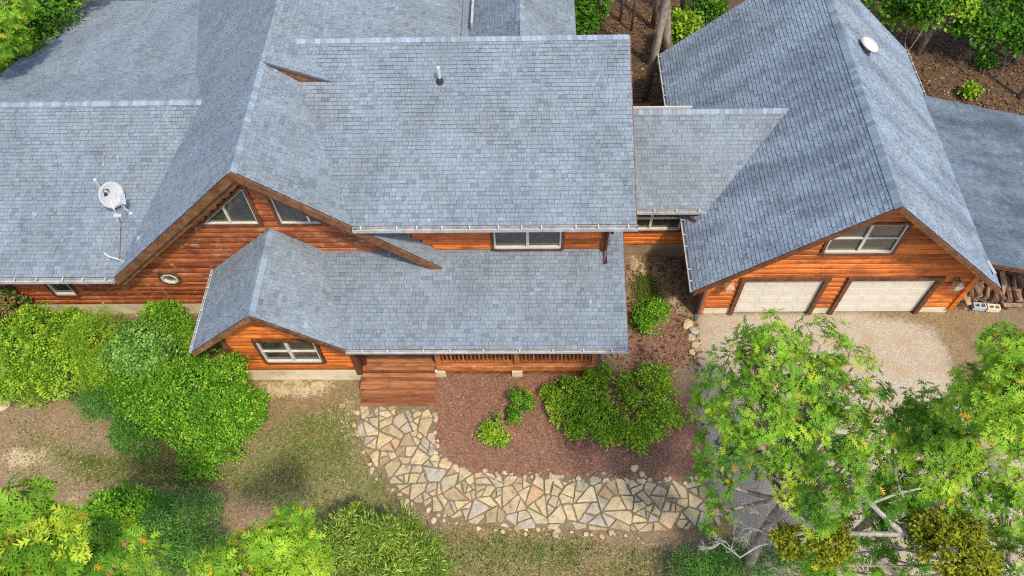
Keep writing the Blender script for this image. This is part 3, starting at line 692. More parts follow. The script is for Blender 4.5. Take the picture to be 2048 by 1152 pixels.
# porch room front
PX0, PX1, PY = -9.3, -5.62, 11.48
log_wall(house, (PX0,PY,0), Ux, Ny, [(0,0.67),(PX1-PX0,0.67),(PX1-PX0,zp(PX1)-0.15),(-7.76-PX0,4.62),(0,zp(PX0)-0.15)], [(0.84,2.82,1.2,2.70)], MAT['log'], 0.67, course=0.225)
window(house, (PX0,PY,0), Ux, Ny, 0.95, 2.71, 1.30, 2.58, 2, True)
log_wall(house, (PX0,PY,0), (0,1,0), (-1,0,0), [(0,0.67),(2.57,0.67),(2.57,3.3),(0,3.3)], [], MAT['log'], 0.67, course=0.225)
PB().box((PX0-0.02,PY-0.03,-0.3), (PX1+0.06,PY+0.1,0.67)).build('foundation', MAT['concrete'], house)
PB().box((PX0-0.02,PY+0.1,-0.3), (PX0+0.1,YW,0.67)).build('foundation', MAT['concrete'], house)
PB().box((PX0-0.11,PY-0.11,0.6), (PX0+0.06,PY+0.06,3.3)).build('corner_board', MAT['trim'], house)
PB().box((PX1-0.02,PY-0.13,0.5), (PX1+0.14,PY+0.05,2.75)).build('corner_board', MAT['trim'], house)
rake(house, (-7.76,4.8), (-10.1,zp(-10.1)), 10.93, 0.20, 0.2, 0.14)
rake(house, (-7.76,4.8), (-5.5,zp(-5.5)), 10.93, 0.20, 0.2, 0.14)
log_wall(house, (PX1+0.02,PY+0.1,0), (0,1,0), (1,0,0), [(0,0.62),(2.4,0.62),(2.4,2.9),(0,2.8)], [], MAT['log'], 0.62)
# deck, steps, railing, posts, lattice
deck = PB().box((PX1+0.1,11.62,0.30), (2.1,YW-0.1,0.585)).box((PX1+0.1,11.47,0.1), (-3.18,11.62,0.585)).build('deck', MAT['deck'], house)
y = 11.46
while y < YW-0.15:
    x1 = -3.17 if y < 11.6 else 2.15
    x0 = PX1+0.15; xm = random.uniform(-3.0, 0.5) if x1 > 0 else None
    for a_, b_ in ([(x0, xm), (xm, x1)] if xm else [(x0, x1)]):
        PB().box((a_+0.002,y,0.588), (b_-0.002,y+0.130,0.622)).build('plank', MAT['deck'], deck)
    y += 0.142
steps = PB().box((-5.47,10.94,0.05), (-3.17,11.44,0.39)).box((-5.47,10.73,0.02), (-3.17,10.94,0.20)).box((-5.47,10.50,-0.1), (-3.17,10.73,0.03)).build('steps', MAT['deck'], house)
for y0, z0, n_ in ((10.90,0.392,4), (10.70,0.202,2), (10.47,0.032,2)):
    w_ = {4: 0.138, 2: 0.118}[n_]
    for k in range(n_):
        ov = random.uniform(-0.015, 0.015)
        if n_ == 2 and k == 1 and y0 > 10.6: w_ = 0.10
        PB().box((-5.53+ov,y0+k*w_,z0), (-3.13+ov,y0+(k+1)*w_-0.007,z0+0.034+random.uniform(0,0.004))).build('plank', MAT['deck'], steps)
for x in (-3.02, -0.52, 1.94):
    PB().box((x-0.17,11.54,-0.25), (x+0.17,11.86,0.342)).build('pier', MAT['concrete'], house)
    PB().box((x-0.085,11.62,0.34), (x+0.085,11.79,2.95)).build('post', MAT['rail'], house)
PB().box((-5.53,11.62,0.34), (-5.37,11.79,2.95)).build('post', MAT['trim'], house)
rim = PB().box((-3.1,11.565,0.345), (2.06,11.617,0.60)).build('rim_board', MAT['rail'], house)
for a_, b_ in ((-2.93, -0.61), (-0.43, 1.85)):
    rl = PB().box((a_,11.66,0.70), (b_,11.75,0.775)).box((a_,11.66,1.50), (b_,11.75,1.56)).build('railing', MAT['rail'], house)
    n_ = 18; me = PB().box((-0.024,-0.022,0.775), (0.024,0.022,1.50)).mesh('baluster'); me.materials.append(MAT['rail'])
    for k in range(n_):
        o = link('baluster', me, None, rl); o.location = (a_+(b_-a_)*(k+0.5)/n_, 11.705, 0)
    lat = PB().box((a_-0.02,11.66,0.0), (b_+0.02,11.68,0.34)).build('lattice_backing', MAT['black'], house)
    st = PB()
    x = a_-0.3
    while x < b_:
        for sg, yo in ((1, 11.60), (-1, 11.612)):
            q = clip_poly([(x,0.02),(x+0.03,0.02),(x+0.03+sg*0.32,0.34),(x+sg*0.32,0.34)], [(a_+0.1,0.02),(b_-0.1,0.02),(b_-0.1,0.34),(a_+0.1,0.34)])
            if len(q) > 2: PB().prism([(p_[0], yo, p_[1]) for p_ in q], (0, 0.008, 0)).build('slat', MAT['rail'], lat)
        x += 0.105
PB().box((-5.6,11.55,2.62), (2.3,11.72,2.80)).build('beam', MAT['rail'], house)
# connector wall
log_wall(house, (2.13,16.4,0), Ux, Ny, [(0,0.66),(3.75,0.66),(3.75,3.1),(0,3.1)], [(0.75,3.0,1.4,2.85)], MAT['log'], 0.66, course=0.22)
window(house, (2.13,16.4,0), Ux, Ny, 0.85, 2.88, 1.55, 2.75, 2, True)
PB().box((2.13,16.38,-0.3), (5.7,16.5,0.66)).build('foundation', MAT['concrete_old'], house)
# vent pipe on main slope
def on_main(u_, v_):
    r = ray(u_, v_); n_ = np.array([0, -0.376, 1.0]); d_ = 5.55-0.376*13.45; t = (d_-n_@CP)/(n_@r); return CP+t*r
vp = on_main(880, 164)
pb = PB(); pb.tube([vp+[0,0,-0.05], vp+[0,0,0.08], vp+[0,0,0.16]], [0.13, 0.10, 0.065], 10); boot = pb.build('pipe_boot', MAT['black'], house)
pb = PB(); pb.tube([vp+[0,0,0.1], vp+[0,0,0.55]], 0.055, 10); pb.build('vent_pipe', MAT['white'], house)

# ------------------------------------------------------------------ GARAGE
garage = empty('log_garage', (9.8, 18, 0), 'orange log garage with two cream doors and steep grey roof', 'garage')
GR = Roofs(garage, MAT['shingle_g'])
GY, GRX, GRZ, GXL, GXE = 13.98, 9.78, 6.54, 4.99, 14.32
gk1, gk2 = (GRZ-2.46)/(GRX-GXL), (GRZ-2.52)/(GXE-GRX)
gzl = lambda x: GRZ-gk1*(GRX-x); gzr = lambda x: GRZ-gk2*(x-GRX)
groof = GR.roof([[(GRX,13.23,GRZ),(GXL,13.23,2.46),(GXL,24.2,2.46),(GRX,24.2,GRZ)], [(GRX,13.23,GRZ),(GXE,13.23,2.52),(GXE,24.2,2.52),(GRX,24.2,GRZ)]], 'steep grey shingled garage roof')
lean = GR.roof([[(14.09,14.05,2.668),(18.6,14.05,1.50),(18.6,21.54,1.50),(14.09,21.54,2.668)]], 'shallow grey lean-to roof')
GR.finish(300)
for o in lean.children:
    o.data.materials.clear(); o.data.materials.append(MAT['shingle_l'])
ridge_caps(groof, (GRX,13.21,GRZ+0.01), (GRX,23.2,GRZ+0.01), (-1,0,-gk1), (1,0,-gk2), 0.15, 0.2)
gp = [(0,0.28),(8.26,0.28),(8.26,gzr(13.96)-0.12),(GRX-5.7,GRZ-0.2),(0,gzl(5.7)-0.12)]
gop = [(0.98,3.68,-1,2.16),(4.33,7.24,-1,2.16),(3.2,5.3,3.55,4.98)]
gop = [(0.94,3.73,-1,2.16),(4.30,7.28,-1,2.16),(2.98,5.22,3.40,4.98)]
log_wall(garage, (5.7,GY,0), Ux, Ny, gp, gop, MAT['log'], 0.28, course=0.255)
window(garage, (5.7,GY,0), Ux, Ny, 3.08, 5.12, 3.50, 4.88, 2, True)
for a_, b_ in ((6.0-0.3, 6.66), (9.43, 10.02), (12.98, 13.96)):
    PB().box((a_,GY-0.04,-0.3), (b_,GY+0.08,0.28)).build('foundation', MAT['concrete'], garage)
for (a_, b_) in ((1.08, 3.59), (4.44, 7.14)):
    fr = PB(); x0, x1 = 5.7+a_, 5.7+b_
    fr.box((x0-0.14,GY-0.13,-0.03), (x0,GY+0.06,2.05)).box((x1,GY-0.13,-0.03), (x1+0.14,GY+0.06,2.05)).box((x0-0.16,GY-0.15,2.05), (x1+0.16,GY+0.06,2.19))
    fr.build('door_frame', MAT['trim'], garage)
    dr = PB().box((x0,GY+0.0,0.02), (x1,GY+0.06,2.05)).build('door', MAT['door'], garage)
    rows = 4; cols = 4; pw = (x1-x0)/cols; ph = 2.03/rows
    sh = PB()
    for r in range(rows):
        sp = PB().box((x0+0.006,GY-0.022,0.02+r*ph+0.004), (x1-0.006,GY+0.0,0.02+(r+1)*ph-0.006)).build('door_section', MAT['door'], dr)
        for k in range(cols):
            xa, xb, za, zb = x0+k*pw+0.09, x0+(k+1)*pw-0.09, 0.02+r*ph+0.09, 0.02+(r+1)*ph-0.10
            pp = PB(); d0 = GY-0.022
            pp.add([(xa,d0-0.002,za),(xb,d0-0.002,za),(xb,d0-0.002,zb),(xa,d0-0.002,zb),(xa+0.03,d0-0.009,za+0.03),(xb-0.03,d0-0.009,za+0.03),(xb-0.03,d0-0.009,zb-0.03),(xa+0.03,d0-0.009,zb-0.03)],
                   [(0,1,5,4),(1,2,6,5),(2,3,7,6),(3,0,4,7),(4,5,6,7)]); pp.build('door_panel', MAT['door'], dr)
PB().box((5.58,GY-0.12,0.0), (5.76,GY+0.06,2.9)).build('corner_board', MAT['log'], garage)
PB().box((13.9,GY-0.12,0.2), (14.07,GY+0.06,2.7)).build('corner_board', MAT['log'], garage)
log_wall(garage, (5.7,GY,0), (0,1,0), (-1,0,0), [(0,0.28),(10,0.28),(10,2.95),(0,2.95)], [], MAT['log'], 0.28, maxlen=6)
log_wall(garage, (13.96,GY,0), (0,1,0), (1,0,0), [(0,0.28),(10,0.28),(10,2.5),(0,2.5)], [], MAT['log'], 0.28, maxlen=6)
PB().box((5.75,GY+0.2,-0.3), (13.9,23.9,0.27)).build('foundation', MAT['concrete'], garage)
def grake(fx, fz, mat):
    pb = PB(); board(pb, (GRX,13.18,GRZ-0.02), (fx,13.18,fz-0.02), (0,0,-1), (0,1,0), 0.20, 0.05); pb.build('rake_board', MAT[mat], garage)
    pb = PB(); board(pb, (GRX,13.28,GRZ-0.2), (fx,13.28,fz-0.2), (0,0,-1), (0,1,0), 0.05, GY-13.30); pb.build('soffit', MAT['trim'], garage)
grake(GXL, 2.46, 'trim'); grake(GXE, 2.52, 'rake')
gutter(garage, (GXL-0.005,13.25,2.45), (GXL-0.005,24.2,2.45), MAT['gutter'], (-1,0,0), 18, 0.09)
gutter(garage, (GXE+0.005,21.6,2.51), (GXE+0.005,24.2,2.51), MAT['gutter'], (1,0,0), 5, 0.09)
pb = PB(); board(pb, (14.35,14.02,2.60), (18.6,14.02,1.50), (0,0,-1), (0,1,0), 0.16, 0.04); pb.build('rake_board', MAT['trim'], garage)
for y in (14.3, 17.8, 21.3): PB().box((18.3,y,-0.2), (18.44,y+0.14,1.5)).build('post', MAT['rail'], garage)
downspout(garage, [(4.93,13.4,2.35),(4.95,13.45,2.2),(5.58,13.8,1.9),(5.58,13.8,0.2),(5.5,13.6,0.05)], MAT['darkmetal'], 0.055)
downspout(garage, [(14.05,14.05,2.82),(14.15,13.6,2.78)], MAT['white'], 0.055, 'vent_pipe')
def lantern(x, z):
    y = GY-0.09
    b_ = PB().box((x-0.06,y-0.02,z-0.16), (x+0.06,y+0.02,z+0.18)).build('wall_lantern', MAT['lantern'], garage)
    pb = PB(); s0, s1 = 0.075, 0.13; c_ = y-0.19
    pb.add([(x-s0,c_-s0,z-0.18),(x+s0,c_-s0,z-0.18),(x+s0,c_+s0,z-0.18),(x-s0,c_+s0,z-0.18),(x-s1,c_-s1,z+0.08),(x+s1,c_-s1,z+0.08),(x+s1,c_+s1,z+0.08),(x-s1,c_+s1,z+0.08)], [(3,2,1,0),(4,5,6,7),(0,1,5,4),(1,2,6,5),(2,3,7,6),(3,0,4,7)])
    pb.build('lantern_glass', MAT['vinyl'], b_)
    pb = PB(); pb.add([(x-0.15,c_-0.15,z+0.08),(x+0.15,c_-0.15,z+0.08),(x+0.15,c_+0.15,z+0.08),(x-0.15,c_+0.15,z+0.08),(x-0.03,c_-0.03,z+0.2),(x+0.03,c_-0.03,z+0.2),(x+0.03,c_+0.03,z+0.2),(x-0.03,c_+0.03,z+0.2)], [(3,2,1,0),(4,5,6,7),(0,1,5,4),(1,2,6,5),(2,3,7,6),(3,0,4,7)])
    pb.build('lantern_cap', MAT['lantern'], b_)
    PB().box((x-0.015,c_,z+0.19), (x+0.015,y,z+0.22)).build('lantern_arm', MAT['darkmetal'], b_)
lantern(6.25, 1.95); lantern(13.42, 1.95)
# mushroom roof vent on the right slope
def on_gr(u_, v_):
    n_ = np.array([gk2, 0, 1.0]); d_ = GRZ+gk2*GRX; r = ray(u_, v_); t = (d_-n_@CP)/(n_@r); return CP+t*r
gv = on_gr(1728, 100); nn = np.array([gk2, 0, 1.0]); nn /= np.linalg.norm(nn)
nn2 = nn*0.6+np.array([0.0, 0, 0.4]); nn2 /= np.linalg.norm(nn2)
pb = PB(); pb.tube([gv-nn*0.05, gv+nn2*0.26], [0.23, 0.23], 16); vb = pb.build('roof_vent', MAT['darkmetal'], garage)
pb = PB(); pb.tube([gv+nn2*0.22, gv+nn2*0.26, gv+nn2*0.32, gv+nn2*0.36], [0.34, 0.35, 0.27, 0.08], 24); pb.build('vent_cap', MAT['vinyl'], vb, True)

# ------------------------------------------------------------------ satellite dish and small roof fittings
def on_wing(u_, v_):
    n_ = np.array([0, -0.362, 1.0]); d_ = 3.08-0.362*13.45; r = ray(u_, v_); t = (d_-n_@CP)/(n_@r); return CP+t*r
unit_ = lambda v: np.asarray(v)/np.linalg.norm(v)
db = on_wing(236, 430)
dish = empty('satellite_dish', tuple(db), 'white oval satellite dish with a dark printed emblem on the wing roof', 'satellite dish')
cen = bz(223, 390, db[2]+0.62)
toc = unit_(CP-cen); fwd = unit_(0.80*toc+0.58*(0.97*CM[0]+0.22*CM[1]))
sid = unit_(CM[0]-fwd*(CM[0]@fwd)); upv = np.cross(fwd, sid)
if upv[2] < 0: upv = -upv
RX, RZ = 0.40, 0.42

V = []; Fc = []; nr, ns = 6, 32
for side, off in ((1, 0.0), (-1, -0.02)):
    for i in range(nr+1):
        for k in range(ns):
            r = i/nr; an = 2*math.pi*k/ns
            V.append(cen+sid*RX*r*math.cos(an)+upv*RZ*r*math.sin(an)+fwd*(0.085*r*r-0.06+off))
m_ = (nr+1)*ns
for i in range(nr):
    for k in range(ns):
        q = (i*ns+k, i*ns+(k+1) % ns, (i+1)*ns+(k+1) % ns, (i+1)*ns+k); Fc.append(q); Fc.append(tuple(m_+j for j in q[::-1]))
for k in range(ns): Fc.append((nr*ns+k, nr*ns+(k+1) % ns, m_+nr*ns+(k+1) % ns, m_+nr*ns+k))
refl = PB().add(V, Fc).build('reflector', MAT['white'], dish, True)
def on_dish(a_, b_, d=0.004):   # a, b in dish radii
    r2 = a_*a_+b_*b_; return cen+sid*RX*a_+upv*RZ*b_+fwd*(0.085*r2-0.06+d)
def emblem(poly, name='emblem'):
    # thin printed shape lying on the reflector
    n_ = 6; V = [on_dish(*p) for p in poly]; PB().add(V, [tuple(range(len(V)))]).build(name, MAT['logo'], refl)
ox, oy = -0.28, 0.20   # emblem: a D-shaped mark cut by a swoosh
E2 = lambda P_: emblem([(ox+1.35*(a_-ox), oy+1.35*(b_-oy)) for a_, b_ in P_])
E2([(ox-0.20,oy-0.18),(ox-0.02,oy-0.20),(ox+0.06,oy-0.12),(ox+0.04,oy-0.02),(ox-0.10,oy+0.06),(ox-0.18,oy+0.0)])
E2([(ox-0.18,oy+0.20),(ox+0.10,oy+0.20),(ox+0.18,oy+0.05),(ox+0.12,oy-0.10),(ox+0.10,oy+0.04),(ox+0.02,oy+0.14),(ox-0.12,oy+0.16)])
E2([(ox-0.2,oy+0.22),(ox-0.17,oy+0.22),(ox-0.17,oy+0.02),(ox-0.2,oy+0.02)])
for k in range(9):   # small line of print on the dish
    a_ = 0.34+0.03*k*0.55; b_ = -0.30+0.045*k
    emblem([(a_-0.018,b_-0.012),(a_+0.012,b_-0.004),(a_+0.016,b_+0.018),(a_-0.012,b_+0.012)], 'letter')
mast = PB().tube([db+[0,0,-0.02], db+[0,0,0.30], cen-fwd*0.14], 0.028, 8).build('mast', MAT['steel'], dish)
PB().box(tuple(db+[-0.12,-0.09,-0.02]), tuple(db+[0.12,0.09,0.03])).build('foot_plate', MAT['steel'], dish)
f2 = on_wing(262, 427); f3 = on_wing(233, 427)
PB().tube([f2, cen-fwd*0.12+[0.02,0,-0.06]], 0.014, 6).build('strut', MAT['steel'], dish)
PB().obox(f2+[0,0,0.01], (0.05,0,0), (0,0.04,0.0145), (0,0,0.012)).build('strut_foot', MAT['steel'], dish)
arm0 = cen-upv*RZ*0.95-fwd*0.02+sid*0.05; lnb = bz(247, 398, db[2]+0.75)
PB().tube([cen-fwd*0.1, arm0, lnb], 0.018, 6).build('feed_arm', MAT['steel'], dish)
for k in range(4):
    q = lnb+upv*(k-1.5)*0.075-sid*0.05; dd = (cen-q)/np.linalg.norm(cen-q)
    PB().tube([q-dd*0.04, q+dd*0.05, q+dd*0.065], [0.03, 0.034, 0.02], 10).build('feed_horn', MAT['white'], dish, True)
PB().obox(lnb, upv*0.16, sid*0.035, fwd*0.05).build('feed_housing', MAT['steel'], dish)
# cable from the dish down the slope
cb = [on_wing(*q)+[0,0,0.03] for q in ((236,430),(243,447),(242,470),(241,500),(240,520))]
PB().tube(cb, 0.009, 5).build('cable', MAT['black'], dish)
p0, p1 = on_wing(203,380), None
wa = on_wing(207, 384)
pp = empty('plumbing_vent_pipe', tuple(wa), 'white plumbing vent pipe with dark boot behind the satellite dish', 'vent pipe')
PB().tube([wa+[0,0,-0.03], wa+[0,0,0.07], wa+[0,0,0.14]], [0.13, 0.10, 0.065], 10).build('boot', MAT['black'], pp)
PB().tube([wa+[0,0,0.1], wa+[0,0,0.60]], 0.055, 10).build('pipe', MAT['white'], pp)
def on_gl(u_, v_):
    n_ = np.array([-0.92, 0, 1.0]); d_ = GZR-0.92*GXR; r = ray(u_, v_); t = (d_-n_@CP)/(n_@r); return CP+t*r
m0 = on_gl(246, 524); mt = empty('antenna_mount', tuple(m0), 'bent white antenna arm at the foot of the gable roof', 'antenna mount')
PB().tube([m0, m0+[-0.06,-0.02,0.18], m0+[-0.35,0.04,0.24], m0+[-0.46,0.10,0.36]], 0.028, 7).build('arm', MAT['white'], mt)
PB().obox(m0+[0,0,0.01], (0.08,0,0.074), (0,0.07,0), (-0.01,0,0.012)).build('foot_plate', MAT['white'], mt)
m1 = on_gl(278, 478); mo = PB().obox(m1+[0,0,0.02], (0.06,0,0.055), (0,0.07,0), (-0.014,0,0.016)).add([m1+[-0.05,-0.02,0], m1+[0.05,-0.02,0.09], m1+[0,0.02,0.16]], [(0,1,2)]).build('flashing_plate', MAT['white'])
tag(mo, 'small white metal plate left on the gable roof slope', 'plate')


# ------------------------------------------------------------------ flagstone path
import bmesh
PATH_PX = [(712,812),(868,812),(868,860),(874,900),(905,926),(960,946),(1020,953),(1200,959),(1400,962),(1436,985),(1440,1052),(1300,1062),(1100,1060),(960,1050),(880,1030),(820,1000),(760,950),(728,895),(712,850)]
P_PATH = wpoly(PATH_PX)
def soil_strip():
    t = NT('path_joint_soil'); p = t.coord((1, 1, 1), 'World'); n = t.noise(p, 9, 6, 0.75)
    col = t.ramp(n, [(0.3, (0.085, 0.064, 0.04)), (0.5, (0.165, 0.128, 0.08)), (0.72, (0.30, 0.24, 0.155))])
    col = t.mix(t.mr(t.noise(p, 1.1, 4), 0.45, 0.65, 0, 0.6), col, (0.13, 0.13, 0.05)); t.bump(n, 0.6, 0.03); return t.done(col, 0.95, 0.1)
pb = PB(); pb.prism([(x, y, -0.002) for x, y in P_PATH], (0, 0, -0.12)); path = pb.build('flagstone_path', soil_strip())
tag(path, 'curving path of sandstone flags from the porch steps to the driveway', 'path', kind='structure')
PX_ = np.array(P_PATH); lo_, hi_ = PX_.min(0)-0.7, PX_.max(0)+0.7
sites = []
def try_add(r0, tries):
    for _ in range(tries):
        p = (random.uniform(lo_[0], hi_[0]), random.uniform(lo_[1], hi_[1])); r = r0*random.uniform(0.85, 1.15)
        A = np.array(p)
        if not in_poly(A[:1], A[1:], P_PATH)[0] and seg_d(A[:1], A[1:], P_PATH)[0] > 0.6: continue
        if all((p[0]-q[0])**2+(p[1]-q[1])**2 > (0.92*(r+q[2]))**2 for q in sites): sites.append((p[0], p[1], r))
for r0, n_ in ((0.50, 120), (0.36, 600), (0.24, 1500)): try_add(r0, n_)
SA = np.array(sites); nst = 0; cells = []
for i, (x, y, r) in enumerate(sites):
    cell = [(x-1.5, y-1.5), (x+1.5, y-1.5), (x+1.5, y+1.5), (x-1.5, y+1.5)]
    dd = (SA[:, 0]-x)**2+(SA[:, 1]-y)**2
    for j in np.argsort(dd)[1:26]:
        qx, qy, qr = sites[j]; D = math.sqrt(dd[j]); k = (dd[j]+r*r-qr*qr)/(2*D)
        ux, uy = (qx-x)/D, (qy-y)/D; mx, my = x+ux*k, y+uy*k; tx, ty = -uy, ux
        cell = clip_poly(cell, [(mx-5*tx, my-5*ty), (mx+5*tx, my+5*ty), (mx+5*tx-9*ux, my+5*ty-9*uy), (mx-5*tx-9*ux, my-5*ty-9*uy)])
        if len(cell) < 3: break
    if len(cell) >= 3: cells.append(cell)
def half(cell, mx, my, ux, uy):
    tx, ty = -uy, ux; return clip_poly(cell, [(mx-9*tx, my-9*ty), (mx+9*tx, my+9*ty), (mx+9*tx-9*ux, my+9*ty-9*uy), (mx-9*tx-9*ux, my-9*ty-9*uy)])
work = cells; cells = []
while work:
    c_ = work.pop(); A_ = abs(area2(c_))
    if A_ < random.choice((0.06, 0.10, 0.16, 0.22, 0.30)): cells.append(c_); continue
    P_ = np.array(c_); m_ = P_.mean(0)+rng.normal(0, 0.05, 2); ev = np.linalg.eigh(np.cov((P_-P_.mean(0)).T))[1][:, 1]
    an = math.atan2(ev[1], ev[0])+random.gauss(0, 0.45); ux, uy = math.cos(an), math.sin(an)
    for sg in (1, -1):
        h_ = half(c_, m_[0], m_[1], sg*ux, sg*uy)
        if len(h_) >= 3 and abs(area2(h_)) > 0.004: work.append(h_)
for cell in cells:
    x, y = np.mean([q[0] for q in cell]), np.mean([q[1] for q in cell])
    if not in_poly(np.array([x]), np.array([y]), P_PATH)[0]: continue
    gap = random.uniform(0.008, 0.022)
    if area2(cell) < 0: cell = cell[::-1]
    for (ax_, ay_), (bx_, by_) in list(zip(cell, cell[1:]+cell[:1])):
        L_ = math.hypot(bx_-ax_, by_-ay_)
        if L_ < 1e-6: continue
        nx2, ny2 = (by_-ay_)/L_, -(bx_-ax_)/L_
        cell = half(cell, ax_-nx2*gap, ay_-ny2*gap, nx2, ny2)
        if len(cell) < 3: break
    # stones on the border keep to the path's edge
    for k, q in enumerate(cell):
        if len(cell) < 3: break
        if not in_poly(np.array([q[0]]), np.array([q[1]]), P_PATH)[0]:
            best = None
            for (ax_, ay_), (bx_, by_) in zip(P_PATH, P_PATH[1:]+P_PATH[:1]):
                t_ = max(0, min(1, ((q[0]-ax_)*(bx_-ax_)+(q[1]-ay_)*(by_-ay_))/((bx_-ax_)**2+(by_-ay_)**2))); e_ = (ax_+t_*(bx_-ax_), ay_+t_*(by_-ay_)); d_ = math.hypot(e_[0]-q[0], e_[1]-q[1])
                if best is None or d_ < best[0]: best = (d_, e_)
            m_ = min(1.0, max(0.0, best[0]-random.uniform(-0.03, 0.06))/max(best[0], 1e-6)); cell[k] = (q[0]+(best[1][0]-q[0])*m_, q[1]+(best[1][1]-q[1])*m_)
    # knock a corner off some stones
    if len(cell) >= 4 and random.random() < 0.5:
        k = random.randrange(len(cell)); cx0 = np.mean([q[0] for q in cell]); cy0 = np.mean([q[1] for q in cell]); q = cell[k]; L_ = math.hypot(q[0]-cx0, q[1]-cy0)
        if L_ > 0.05: cell = half(cell, q[0]-(q[0]-cx0)*0.18, q[1]-(q[1]-cy0)*0.18, (q[0]-cx0)/L_, (q[1]-cy0)/L_)
    if len(cell) < 3 or abs(area2(cell)) < 0.006: continue
    # drop very short edges, roughen the outline
    cl = []
    for q in cell:
        if not cl or math.hypot(q[0]-cl[-1][0], q[1]-cl[-1][1]) > 0.05: cl.append(q)
    if len(cl) < 3: continue
    out = []
    for a_, b_ in zip(cl, cl[1:]+cl[:1]):
        L = math.hypot(b_[0]-a_[0], b_[1]-a_[1]); out.append(a_)
        if L > 0.2:
            t = random.uniform(0.35, 0.65); nx__, ny__ = (b_[1]-a_[1])/L, -(b_[0]-a_[0])/L; o_ = random.uniform(-0.022, 0.004)
            out.append((a_[0]+(b_[0]-a_[0])*t+nx__*o_, a_[1]+(b_[1]-a_[1])*t+ny__*o_))
    rnd_ = []
    for a_, b_ in zip(out, out[1:]+out[:1]):
        k1, k2 = random.uniform(0.12, 0.26), random.uniform(0.12, 0.26)
        rnd_ += [(a_[0]+(b_[0]-a_[0])*k1, a_[1]+(b_[1]-a_[1])*k1), (b_[0]-(b_[0]-a_[0])*k2, b_[1]-(b_[1]-a_[1])*k2)]
    out = rnd_
    cx_, cy_ = np.mean([q[0] for q in out]), np.mean([q[1] for q in out]); zt = 0.034+random.uniform(-0.018, 0.025)
    if area2(out) < 0: out = out[::-1]
    tl = [random.uniform(-0.02, 0.02), random.uniform(-0.02, 0.02)]
    h = lambda q: zt+tl[0]*(q[0]-cx_)+tl[1]*(q[1]-cy_)
    m = len(out); sh = lambda q, d: (q[0]-(q[0]-cx_)*d, q[1]-(q[1]-cy_)*d)
    V = [(q[0], q[1], -0.08) for q in out]+[(q[0], q[1], h(q)-0.016) for q in out]+[(*sh(q, 0.10), h(q)) for q in out]
    Fs = [tuple(range(2*m, 3*m))]+[(k, (k+1) % m, m+(k+1) % m, m+k) for k in range(m)]+[(m+k, m+(k+1) % m, 2*m+(k+1) % m, 2*m+k) for k in range(m)]
    PB().add(V, Fs).build('flagstone', MAT['stone'], path); nst += 1
print('flagstones', nst)
ROCKS = []
for k in range(6):
    bm = bmesh.new(); bmesh.ops.create_icosphere(bm, subdivisions=2, radius=1.0)
    sx_ = (random.uniform(0.8, 1.2), random.uniform(0.65, 1.0), random.uniform(0.45, 0.7))
    ph = [random.uniform(0, 6) for _ in range(6)]
    for v in bm.verts:
        c_ = v.co; f = 1+0.16*math.sin(2.6*c_.x+ph[0])*math.sin(2.9*c_.y+ph[1])+0.12*math.sin(4.1*c_.z+ph[2]+2*c_.x)+random.uniform(-0.05, 0.05)
        v.co = Vector((c_.x*f*sx_[0], c_.y*f*sx_[1], max(-0.6, min(0.8, c_.z*f))*sx_[2]))
    me = bpy.data.meshes.new('rock'); bm.to_mesh(me); bm.free(); me.materials.append(MAT['stone']); ROCKS.append(me)
def put_rock(name, p, r, parent=None):
    o = link(name, random.choice(ROCKS), None, parent); o.location = (p[0], p[1], p[2]); o.scale = (r, r*random.uniform(0.8, 1.1), r*random.uniform(0.8, 1.1)); o.rotation_euler = (0, 0, random.uniform(0, 6.28)); return o
for line, dens in (([(874,905),(905,930),(960,946),(1020,953),(1200,959),(1400,960)], 9.0), ([(708,815),(716,890),(750,950),(815,1005),(880,1036),(960,1056),(1100,1066),(1280,1070)], 5.0), ([(870,815),(872,900)], 5.0)):
    for q0, q1 in zip(line[:-1], line[1:]):
        a_, b_ = bz(*q0), bz(*q1); n_ = int(np.linalg.norm(b_-a_)*dens)
        for k in range(n_):
            p = a_+(b_-a_)*random.random()+np.array([random.gauss(0, 0.05), random.gauss(0, 0.07), 0]); put_rock('edging_stone', (p[0], p[1], 0.0), random.uniform(0.035, 0.10), path)
rk = [(1376,648,0.20,'flat tan rock, farthest of the row of rocks beside the driveway'),(1388,662,0.17,'second tan rock of the row between bed and driveway'),(1381,676,0.19,'broad brown rock in the middle of the driveway row'),(1390,690,0.15,'small grey rock in the driveway row'),(1384,704,0.13,'rounded grey rock, nearest of the row by the driveway'),
      (1268,936,0.17,'single pale round rock standing on the mulch above the path'),(887,922,0.12,'blue grey rock at the inner bend of the path'),(10,808,0.22,'pale boulder below the leftmost shrub')]
for u_, v_, r, lab in rk: tag(put_rock('rock', bz(u_, v_, 0.03), r), lab, 'rock')

